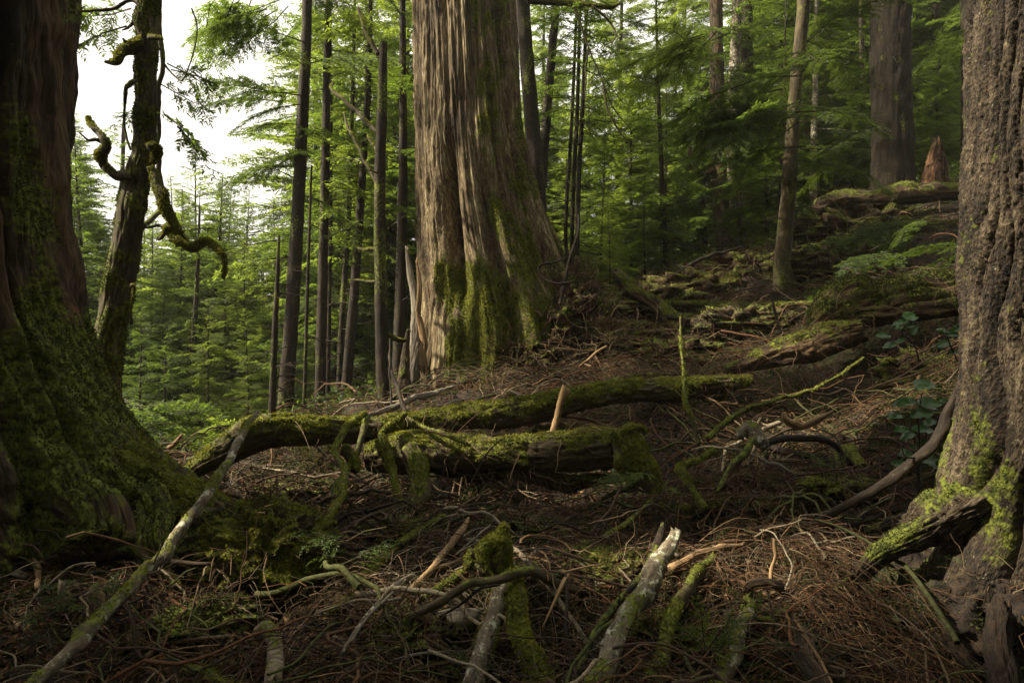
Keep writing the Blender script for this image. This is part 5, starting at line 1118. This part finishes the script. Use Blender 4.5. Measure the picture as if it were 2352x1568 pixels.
stick('dead_branch', 'crooked dark stick leaning against the foot of the snapped grey trunk', 'MC', [(500, 1170), (460, 1080), (420, 960), (395, 850), (400, 760)], [36, 30, 26, 20, 10], 'bark', 'branch', ends=[6.2, 7.2])
stick('dead_branch', 'thin dark stick standing beside the crooked dark one near the snapped trunk', 'MC', [(420, 1200), (405, 1100), (395, 900), (398, 700)], [14, 13, 12, 8], 'bark', 'branch', ends=[6.3, 7.2])
stick('mossy_sapling', 'thin mossy upright stem rising from the slope behind the elbow branch', 'MR', [(150, 1370), (100, 1220), (60, 1100), (55, 950), (35, 780), (30, 560)], [30, 30, 28, 18, 18, 12], 'mossbark', 'sapling', ends=[4.7, 4.9, 5.2], moss=.4, tuft=12000, tsize=.012, twigs=6)
stick('slanting_sapling', 'long thin mossy stem slanting up right over the black hollow', 'MR', [(200, 1340), (330, 1230), (500, 1130), (680, 1085), (860, 1030), (1040, 930), (1200, 820)], [34, 34, 26, 20, 18, 14, 10], 'mossbark', 'sapling', ends=[4.5, 5.0, 5.6], moss=.4, tuft=9000, tsize=.011, twigs=5)
stick('dead_twig', 'pinkish bare twig standing on the slope above the propped rotting log', 'MR', [(700, 710), (660, 620), (630, 530), (618, 460)], [22, 20, 18, 14], 'bark_red', 'twig', ends=[7.4, 7.5])
stick('dead_branch', 'dark stick lying on the mossy slope right of the curved trunk', 'MR', [(1050, 235), (1150, 275), (1260, 305), (1390, 335)], [20, 26, 24, 16], 'bark', 'branch', ends=[8.6, 8.0])
stick('bowed_branch', 'dark bowed branch curving down left from the crest trunks', 'MR', [(420, 110), (300, 150), (200, 175), (100, 220), (0, 290), (-60, 330)], [12, 22, 26, 26, 22, 12], 'bark', 'branch', ends=[12.0, 11.0], twigs=8)
stick('slanting_twig', 'pale twig slanting right across the slope under the leafy shrub', 'MR', [(1180, 1035), (1350, 980), (1520, 930), (1700, 850)], [10, 14, 13, 8], 'bare', 'twig', ends=[4.6, 4.3])
stick('dead_vine', 'bare crooked shrub stem rising from the root heap beside the giant cedar', 'MC', [(1480, 480), (1510, 360), (1535, 250), (1570, 130), (1600, 0), (1600, -90)], [22, 24, 24, 22, 18, 10], 'bark', 'shrub', ends=[8.0, 8.3], twigs=9)
stick('dead_vine', 'pale crooked twig arching across the front of the root heap', 'MC', [(1570, 330), (1470, 350), (1400, 330), (1350, 290), (1350, 235), (1420, 215), (1520, 185)], [12, 18, 16, 12, 12, 13, 8], 'bark', 'shrub', ends=[7.9, 8.1])
stick('bent_twig', 'pale bent twig pointing down left in front of the root heap', 'MC', [(1780, 745), (1700, 790), (1630, 850), (1600, 880)], [16, 18, 15, 10], 'bare', 'twig', ends=[7.6, 7.4])
stick('tilted_stump', 'split tan stump piece tilted right, in the dip behind the left cedar root', 'ML', [(1070, 1400), (1110, 1360), (1160, 1305)], [50, 46, 26], 'bare', 'stump', ends=[6.3, 6.3], jag=.03, flat=.6)
stick('small_stump', 'narrow dark red snag standing just right of the left cedar flank', 'ML', [(880, 1270), (885, 1210), (895, 1145)], [50, 46, 30], 'rot', 'stump', ends=[8.2, 8.2], jag=.06)
stick('dead_twig', 'fine hanging twig below the right end of the thick log', 'BC', [(1225, 110), (1190, 180), (1155, 290)], [8, 9, 6], 'bare', 'twig', ends=[4.5, 4.4])
stick('dead_twig', 'long fine twig crossing the thick mossy log from upper right to lower left', 'BC', [(1110, 10), (1030, 90), (950, 230), (890, 350)], [9, 10, 12, 9], 'bark', 'twig', ends=[4.5, 4.35])
stick('dead_twig', 'sagging fine twig looped under the thick mossy log', 'BC', [(690, 80), (730, 160), (820, 225), (930, 245), (1050, 230)], [6, 8, 8, 8, 6], 'bark_red', 'twig', ends=[4.5, 4.5])
stick('crossing_twig', 'bright twig lying crosswise right of the mossy stump', 'BC', [(1250, 710), (1420, 715), (1560, 760), (1740, 815)], [12, 16, 14, 10], 'bark_red', 'twig', ends=[3.1, 3.0])
stick('crossing_twig', 'second bright twig fanning from the bowed branch to the right', 'BC', [(1230, 830), (1350, 860), (1480, 868), (1640, 830), (1750, 812)], [12, 16, 15, 13, 8], 'bare', 'twig', ends=[2.95, 2.95])
stick('pale_twig', 'thin silver twig slanting up right left of the mossy stump', 'BC', [(815, 750), (900, 680), (970, 620), (1035, 562)], [12, 16, 16, 10], 'grey', 'twig', ends=[3.2, 3.4])
stick('looping_root', 'pale looping root left of the hanging mossy branch foot', 'BC', [(560, 720), (440, 660), (330, 590), (250, 540), (220, 480), (235, 460), (310, 520), (440, 555)], [8, 12, 14, 16, 20, 20, 12, 8], 'bark_red', 'root', ends=[3.5, 3.9])
stick('arched_rootlet', 'smooth reddish rootlet arching at the far left of the tangle', 'BC', [(-20, 740), (20, 700), (80, 680), (150, 710), (230, 705), (290, 760)], [10, 22, 24, 22, 16, 10], 'bark_red', 'root', ends=[3.2, 3.3])
stick('lichened_log', 'bare whitish stub of log with moss right of the bowed branch', 'BC', [(1600, 815), (1680, 830), (1760, 880), (1800, 950)], [50, 76, 90, 80], 'lichen', 'log', lift=.03, moss=.2, tuft=12000)
# long curved roots in the dark hollow at the left
for i, P_ in enumerate([((0, 620), (130, 560), (280, 570), (420, 640)), ((150, 470), (240, 500), (260, 560)), ((500, 420), (560, 410), (600, 470))]):
    stick('thin_root', ['thin root arching over the litter at far left', 'short thin root hanging at the foot of the left cedar', 'small bent root at the foot of the left cedar, right of the thin ones'][i], 'BL', P_, [10, 15, 12], 'bark', 'root', lift=.08)

# ------------------------------------------------------------------ leafy shrubs by the furrowed trunk, small sprigs
def leaf_mesh(L, W, r):
    n = 8; s = np.linspace(0, 1, n); w = W * np.sin(np.pi * s ** .8) ** .8; w[-1] = 0
    j = np.array([-1, -.5, 0, .5, 1])
    X = np.repeat(s[:, None] * L, 5, 1); Y = w[:, None] * j[None] * .5; Z = -.18 * L * s[:, None] ** 2 + .18 * np.abs(Y) + .004 * r.normal(size=(n, 5))
    return np.stack([X, Y, Z], -1).reshape(-1, 3), grid_faces(n, 5, wrap=False)
def shrub(label, stem, leaves, d, seed, mat='salal', size=1.0):
    r = rngs(seed); root = empty('leafy_shrub', px(*stem[0], d), label, 'plant'); off = np.array(root.location)
    for sp in [stem]:
        limb('stem', [px(u, v, d) - off for u, v in sp], [.004] * (len(sp) - 1) + [.002], M['bark_red'], root, seed=seed, seg=.02, sides=6)
    for (u, v, a, l) in leaves:
        c = px(u, v, d) - off + np.array([0, r.normal() * .05, 0]); L = l * K * d * size; V, F = leaf_mesh(L, L * .62, r)
        # leaf blade roughly faces up and towards the light
        az = math.radians(a); tilt = .35 + .35 * r.rand(); x = np.array([math.cos(az), -.25 * r.rand(), math.sin(az) * .6]); x /= np.linalg.norm(x)
        n_ = np.array([.2 * r.normal(), -tilt * 1.3, 1]); n_ -= x * (n_ @ x); n_ /= np.linalg.norm(n_); y = np.cross(n_, x)
        V = V[:, :1] * x + V[:, 1:2] * y + V[:, 2:] * n_ + c - x * L * .5
        mesh_obj('leaf', V, F, M[mat], root)
    return root
shrub('broad-leaved shrub hanging before the black hollow, highest of the leafy shrubs at right', [(2110, 830), (2100, 790), (2070, 760), (2110, 730)],
      [(2045, 769, 170, 38), (2044, 792, 200, 34), (2070, 781, 60, 24), (2088, 758, 80, 26), (2110, 748, 20, 32), (2110, 728, 25, 38), (2080, 738, 200, 30), (2062, 742, 190, 28), (2098, 722, 30, 34), (2055, 752, 185, 22)], 4.6, 1)
shrub('dim leaves growing against the left edge of the furrowed trunk', [(2200, 830), (2185, 800), (2175, 770)],
      [(2175, 765, 170, 44), (2185, 790, 200, 40), (2160, 758, 150, 34), (2190, 808, 180, 30), (2196, 752, 60, 30)], 4.2, 2)
shrub('shrub of bright green layered leaves between the slope and the furrowed trunk', [(2110, 1130), (2112, 1040), (2110, 960), (2118, 900)],
      [(2150, 882, 10, 62), (2112, 886, 185, 44), (2045, 918, 175, 40), (2075, 922, 190, 56), (2135, 924, 12, 62), (2172, 920, 5, 34), (2055, 952, 170, 46), (2105, 946, 190, 56), (2140, 934, 0, 44), (2100, 962, 200, 34), (2130, 958, 350, 30)], 3.7, 3)
shrub('shrub of dark rounded leaves below the bright green one, by the big curved branch', [(2110, 1140), (2105, 1060), (2100, 1000)],
      [(2072, 985, 180, 38), (2120, 985, 10, 56), (2095, 1002, 200, 40), (2085, 1030, 190, 40), (2110, 1045, 170, 60), (2080, 1068, 160, 44), (2150, 1058, 20, 50), (2165, 1075, 340, 44), (2130, 1020, 10, 40)], 3.75, 4)
def sprig(label, u, v, d, az, L, n, seed, mat='leaf_y', pitch=0.1, spread=.5):
    r = rngs(seed); root = empty('hemlock_seedling', px(u, v, d), label, 'plant')
    foliage_obj('spray', [((0, 0, .01 * i), az + spread * r.normal(), pitch + .2 * r.normal(), L * (.7 + .5 * r.rand()), r.randint(3), .3 * r.normal()) for i in range(n)], SMALL, M[mat], M['bark'], root)
_rs = rngs(5)
SMALL = {}
for L_ in (.2, .35):
    SMALL[L_] = []
    for k in range(3):
        q_, w_, wr_ = make_branch(L_ * 5, _rs, .7, .06, .1); SMALL[L_].append((q_ * .2, w_ * .2, wr_ * .3))
for a in (('bright green hemlock sprig hanging at the right end of the thick mossy log', 1490, 1095, 4.3, math.pi, .33, 5, 31, 'leaf_y', -.1, .5),
          ('small green sprig just below the one at the end of the thick log', 1520, 1135, 4.2, 0.2, .26, 4, 32, 'leaf_y', -.2, .5),
          ('pale green sprig at the left of the tangle beside the mossy block', 800, 1255, 3.1, math.pi, .24, 5, 33, 'leaf', -.1, .6),
          ('second pale sprig a little right of the one beside the mossy block', 815, 1290, 3.0, .3, .22, 4, 34, 'leaf', -.1, .6),
          ('small seedling beside the upright lichened stick, lower left', 190, 1385, 2.75, .4, .17, 4, 35, 'leaf', .2, .8),
          ('seedling with fine leaves left of the upright lichened stick', 105, 1425, 2.65, 1.0, .18, 5, 36, 'leaf', .2, 1.2),
          ('faint seedling in the litter left of the leaning pole', 255, 1265, 3.1, .2, .18, 4, 37, 'leaf_d', .1, .9),
          ('tiny fern-like sprig low between the legs and the bottom edge', 1080, 1540, 2.5, 2.2, .14, 4, 38, 'leaf', .3, 1.0),
          ('green sprig below the white twig at lower right', 1860, 1520, 2.4, 1.5, .13, 4, 39, 'leaf', .5, 1.2),
          ('pale grassy sprig at the bottom edge right of the mossy pole', 1625, 1530, 2.3, 1.5, .18, 6, 40, 'leaf_y', .9, 1.4),
          ('fern-like sprig beside the bark covered log, lower right', 1740, 1440, 2.55, 1.2, .16, 5, 41, 'leaf_y', .6, 1.4),
          ('low green sprig on the slope under the knuckle root', 1905, 1075, 4.1, 1.3, .22, 5, 42, 'leaf', .3, 1.3)):
    sprig(*a)

# ------------------------------------------------------------------ hummocks of rotted wood and moss on the slope
for i, (u, v, d, R_, mat_, ms_, lab) in enumerate([
    (1440, 765, 8.3, (.55, .40, .20), 'rot', .22, 'low dark hummock just right of the root heap at the giant cedar'),
    (1560, 800, 7.8, (.60, .35, .17), 'rot', .30, 'mossy hummock in front of the dark one, centre of the right slope'),
    (1700, 735, 8.6, (.80, .45, .26), 'cedar_dark', .26, 'long hummock just under the level thin log on the slope'),
    (1600, 655, 10.8, (.9, .5, .30), 'rot', .15, 'brown hummock on the crest left of the curved mossy footed trunk'),
    (1730, 615, 12.0, (1.0, .6, .35), 'rot', .12, 'brushy hummock at the foot of the row of crest trunks'),
    (1930, 600, 10.6, (1.0, .6, .38), 'cedar_dark', .35, 'mossy hummock right of the curved mossy footed trunk'),
    (2080, 545, 11.2, (.9, .6, .36), 'cedar_dark', .40, 'green mossy hummock beneath the dark fallen log on the upper slope'),
    (1990, 505, 12.3, (1.3, .6, .45), 'rot', .25, 'long brown hummock that the dark fallen log rests on, upper slope'),
    (1500, 690, 10.4, (.9, .5, .30), 'rot', .2, 'dark hummock on the crest beside the snapped leaning log'),
    (2120, 850, 5.6, (.38, .3, .22), 'rot', .30, 'dim hummock beside the furrowed trunk behind the highest leafy shrub'),
    (1330, 1000, 5.9, (.5, .22, .12), 'rot', .25, 'low hummock between the two long mossy logs'),
    (905, 1215, 4.0, (.22, .18, .09), 'mossbark', .40, 'small green hummock between the dangling branches and the mossy block'),
    (1420, 1285, 3.2, (.20, .15, .07), 'mossbark', .35, 'small mossy hummock behind the top of the lichened pole'),
    (1200, 1210, 3.9, (.24, .18, .07), 'rot', .25, 'flat dark hummock on bare litter below the thick log'),
    (1720, 1165, 3.9, (.28, .16, .08), 'mossbark', .42, 'mossy hummock above the white twig, right of the elbow branch'),
    (1930, 1110, 3.9, (.22, .15, .07), 'mossbark', .40, 'bright mossy hummock left of the big curved branch'),
    (480, 1410, 2.75, (.20, .15, .08), 'mossbark', .42, 'mossy hummock in the shade under the forked root, lower left'),
    (930, 1440, 2.65, (.18, .14, .08), 'rot', .30, 'dark hummock under the tan split stick'),
    (1560, 1450, 2.5, (.2, .16, .08), 'rot', .30, 'dark mossy hummock between the lichened and the mossy poles'),
    (690, 1120, 4.8, (.35, .25, .08), 'rot', .18, 'low hummock of litter under the arch of the long mossy log')]):
    c = hit(u, v, .02); c = px(u, v, .5 * c[1] + .5 * d); c[2] -= R_[2] * .35
    o = blob('hummock', c, R_, M[mat_], 600 + i, .42, 2.4, 50, 72, moss=ms_, tuft=9000 if d < 6 else 4500, tsize=.012 if d < 6 else .018, moss_up=.5, tmat='moss_dull' if i % 3 else 'moss')
    surface_twigs(o, 260, .05 + .012 * d, .2 + .03 * d, .0012 + .00022 * d, 700 + i)
    tag(o, lab, 'hummock')

# ------------------------------------------------------------------ litter: thin twigs, needle duff, ground moss
def scatter_xy(n, r, d0, d1, pw=1.0, wide=1.0):
    d = (d0 ** pw + (d1 ** pw - d0 ** pw) * r.rand(n)) ** (1 / pw); a = (r.rand(n) - .5) * 2 * .80 * wide
    return a * d, d
def twig_field(name, n, seed, d0, d1, L0, L1, r0, r1, pal, lift, k=3, S=7, curl=.5, pw=1.0, clump=None):
    r = rngs(seed); x, y = scatter_xy(n, r, d0, d1, pw)
    if clump is not None:
        keep = clump(x, y) > r.rand(n); x, y = x[keep], y[keep]; n = len(x)
    L = L0 + (L1 - L0) * r.rand(n) ** 2; th = r.rand(n) * 6.283; dt = curl * r.normal(size=(n, 1)) * 2.2 / S + r.normal(size=(n, S)) * .16 + (r.rand(n, S) < .12) * r.normal(size=(n, S)) * .7
    A = th[:, None] + np.cumsum(dt, 1); st = (L / S)[:, None]
    X = x[:, None] + np.cumsum(np.cos(A) * st, 1); Y = y[:, None] + np.cumsum(np.sin(A) * st, 1)
    G = ghost(X, Y)
    z0 = lift * r.rand(n) ** 1.5; tilt = r.normal(size=n) * .28
    arch = (L * .16 * r.rand(n))[:, None] * np.sin(np.linspace(0, np.pi, S))[None]
    Zc = G.mean(1)[:, None] * .35 + G * .65
    Z = Zc + z0[:, None] + (tilt * L)[:, None] * (np.linspace(0, 1, S)[None] - .35) * .6 + arch * .8
    Z = np.maximum(Z, G - .01)
    P = np.stack([X, Y, Z], -1); R = ((r0 + (r1 - r0) * r.rand(n) ** 3) * (.8 + .09 * y))[:, None] * np.linspace(1, .45, S)[None]
    V, F = tubes(P, R, k); pal = np.array(pal); c = pal[r.randint(len(pal), size=n)] * (.5 + .8 * r.rand(n))[:, None]
    C = np.repeat(c, S * k, axis=0)
    o = mesh_obj(name, V, F, M['twig'], None, {"tint": C}); return tag(o, kind='stuff')
PAL = [(.088, .044, .020), (.046, .024, .012), (.125, .068, .033), (.024, .014, .008), (.18, .115, .06), (.11, .048, .022), (.045, .045, .014), (.19, .15, .10), (.11, .058, .030), (.05, .028, .015)]
twig_field('twig_litter', 11000, 1, 1.7, 5.0, .06, .42, .0010, .0036, PAL, .07, curl=.22)
twig_field('twig_litter', 12000, 2, 4.5, 16, .10, .75, .0010, .0036, PAL, .12, curl=.22)
twig_field('branch_litter', 700, 3, 1.9, 6.0, .30, 1.0, .0025, .0085, PAL, .14, k=6, S=14, curl=.5)
twig_field('branch_litter', 170, 9, 1.9, 5.5, .5, 1.5, .005, .017, [(.07, .045, .026), (.05, .03, .017), (.11, .075, .045), (.05, .055, .014), (.06, .065, .016), (.17, .14, .10)], .16, k=9, S=18, curl=.35)
twig_field('branch_litter', 1100, 4, 5.0, 15, .5, 1.6, .003, .012, PAL + [(.06, .065, .015)] * 4, .28, k=6, S=12, curl=.5)
# fallen heap of fine twigs right of centre in front
heap = lambda cx, cy, rx, ry: (lambda x, y: np.exp(-((x - cx) / rx) ** 2 - ((y - cy) / ry) ** 2))
hx = px(1850, 1350, 2.8)
twig_field('twig_litter', 16000, 5, 1.9, 4.0, .12, .50, .0009, .0026, PAL, .16, curl=.32, clump=heap(hx[0], hx[1], .65, .55))
hx = px(1000, 1400, 2.8)
twig_field('twig_litter', 12000, 6, 2.0, 4.0, .12, .55, .0009, .0026, [(.14, .10, .06), (.11, .07, .038), (.085, .05, .027), (.20, .17, .125)], .16, curl=.25, clump=heap(hx[0] + .05, hx[1], .55, .5))
hx = px(1300, 830, 8.2)
twig_field('twig_litter', 26000, 7, 6.5, 11, .2, .9, .0016, .004, PAL, .30, curl=.32, clump=heap(hx[0], hx[1], 1.3, 1.0))
hx = px(1600, 760, 8.6)
twig_field('twig_litter', 26000, 8, 6.0, 13, .2, .8, .0014, .004, PAL, .25, curl=.22, clump=heap(hx[0], hx[1], 2.5, 2.2))

def duff(name, n, seed, d0, d1, s0, s1, pal, mat='chip'):
    r = rngs(seed); x, y = scatter_xy(n, r, d0, d1, 1.2); z = ground_fine(x, y) + .004 + .012 * r.rand(n)
    P = np.stack([x, y, z], -1); e = 1e-2 * 2
    s = (s0 + (s1 - s0) * r.rand(n) ** 2)[:, None]
    D = r.normal(size=(n, 3)) * [1, 1, .45]; D /= np.linalg.norm(D, axis=1)[:, None]; W = np.cross(D, r.normal(size=(n, 3)) * [.5, .5, 1]); W /= np.linalg.norm(W, axis=1)[:, None]
    w = s * (.12 + .3 * r.rand(n)[:, None])
    V = np.stack([P - D * s * .5, P + W * w * .5, P + D * s * .5, P - W * w * .5], 1).reshape(-1, 3)
    pal = np.array(pal); c = pal[r.randint(len(pal), size=n)] * (.4 + .9 * r.rand(n))[:, None]
    o = mesh_obj(name, V, np.arange(n * 4).reshape(-1, 4), M[mat], None, {"tint": np.repeat(c, 4, axis=0)}, smooth=False); return tag(o, kind='stuff')
DP = [(.088, .042, .018), (.052, .026, .012), (.13, .066, .029), (.028, .016, .008), (.17, .10, .05), (.042, .044, .014), (.105, .046, .020)]
duff('needle_litter', 260000, 11, 1.6, 6.5, .012, .055, DP)
duff('needle_litter', 110000, 12, 6, 17, .02, .07, DP)

def ground_moss(name, n, seed, d0, d1, thr, sz, mat='moss_dull'):
    r = rngs(seed); x, y = scatter_xy(n, r, d0, d1, 1.3)
    P = np.stack([x, y, 0 * x], -1); q = fbm(P * 1.5, 4, 33)
    k = q > thr + .15 * r.rand(n); x, y, q = x[k], y[k], q[k]; z = ground_fine(x, y) + np.clip(q - thr, 0, .4) * .05
    nr = np.zeros((len(x), 3)); nr[:, 2] = 1
    blades(name, np.stack([x, y, z], -1), nr, sz * (.6 + .8 * r.rand(len(x))) * (.6 + .13 * y), M[mat], None, r, 'stuff', .8)
ground_moss('ground_moss', 480000, 21, 1.8, 9, .06, .013)
duff('bark_flakes', 9000, 13, 1.7, 7, .03, .11, DP + [(.12, .06, .03), (.16, .12, .08)])
ground_moss('ground_moss', 160000, 22, 8, 17, .10, .016)
# low green growth on the crest and the far slopes
def greens(name, n, seed, u0, u1, d0, d1, h, mat, thr=-.2):
    r = rngs(seed); d = d0 + (d1 - d0) * r.rand(n); u = u0 + (u1 - u0) * r.rand(n); x = (u - 1176) * K * d
    q = fbm(np.stack([x, d, 0 * x], -1) * .8, 3, 44); k = q > thr; x, d = x[k], d[k]; m = len(x)
    z = ghost(x, d) + h * r.rand(m) ** 1.4 * .8
    nr = np.zeros((m, 3)); nr[:, 2] = .55; nr[:, :2] = r.normal(size=(m, 2)) * .8
    blades(name, np.stack([x, d, z], -1), nr, (.02 + .03 * r.rand(m)), M[mat], None, r, 'stuff', .3)
greens('undergrowth', 40000, 31, 1850, 2250, 8.5, 14, .25, 'leaf_d', .2)
greens('undergrowth', 60000, 32, 1350, 2250, 13.5, 24, .5, 'leaf', -.05)
greens('undergrowth', 60000, 33, -200, 1000, 8.5, 26, .4, 'leaf_d', -.1)


for i, o in enumerate([o for o in list(COL.objects) if o.name.split('.')[0] in ('rotten_log', 'buried_log', 'fallen_log', 'mossy_root_block') and o.parent is None]):
    surface_twigs(o, 220 if 'fallen' in o.name else 320, .08, .45, .0017, 760 + i, zmin=.2)
surface_twigs(bank, 500, .05, .3, .0012, 790, zmin=0)

# ------------------------------------------------------------------ the damp air of the valley
hv = bpy.data.materials.new('misty_air'); hv.use_nodes = True; nt = hv.node_tree; nt.nodes.clear()
ho = nt.nodes.new("ShaderNodeOutputMaterial"); vp = nt.nodes.new("ShaderNodeVolumePrincipled")
vp.inputs["Color"].default_value = (.95, .95, .90, 1); vp.inputs["Density"].default_value = 0.0009; vp.inputs["Anisotropy"].default_value = 0.3
nt.links.new(vp.outputs[0], ho.inputs["Volume"])
z0, z1 = float(GZ.min()) - 1, 62.0
bx = [(x, y, z) for z in (z0, z1) for x, y in ((-105, -105), (105, -105), (105, 112), (-105, 112))]
haze = mesh_obj('haze', bx, np.array([[3, 2, 1, 0], [4, 5, 6, 7], [0, 1, 5, 4], [1, 2, 6, 5], [2, 3, 7, 6], [3, 0, 4, 7]]), hv, smooth=False)
haze["kind"] = "stuff"
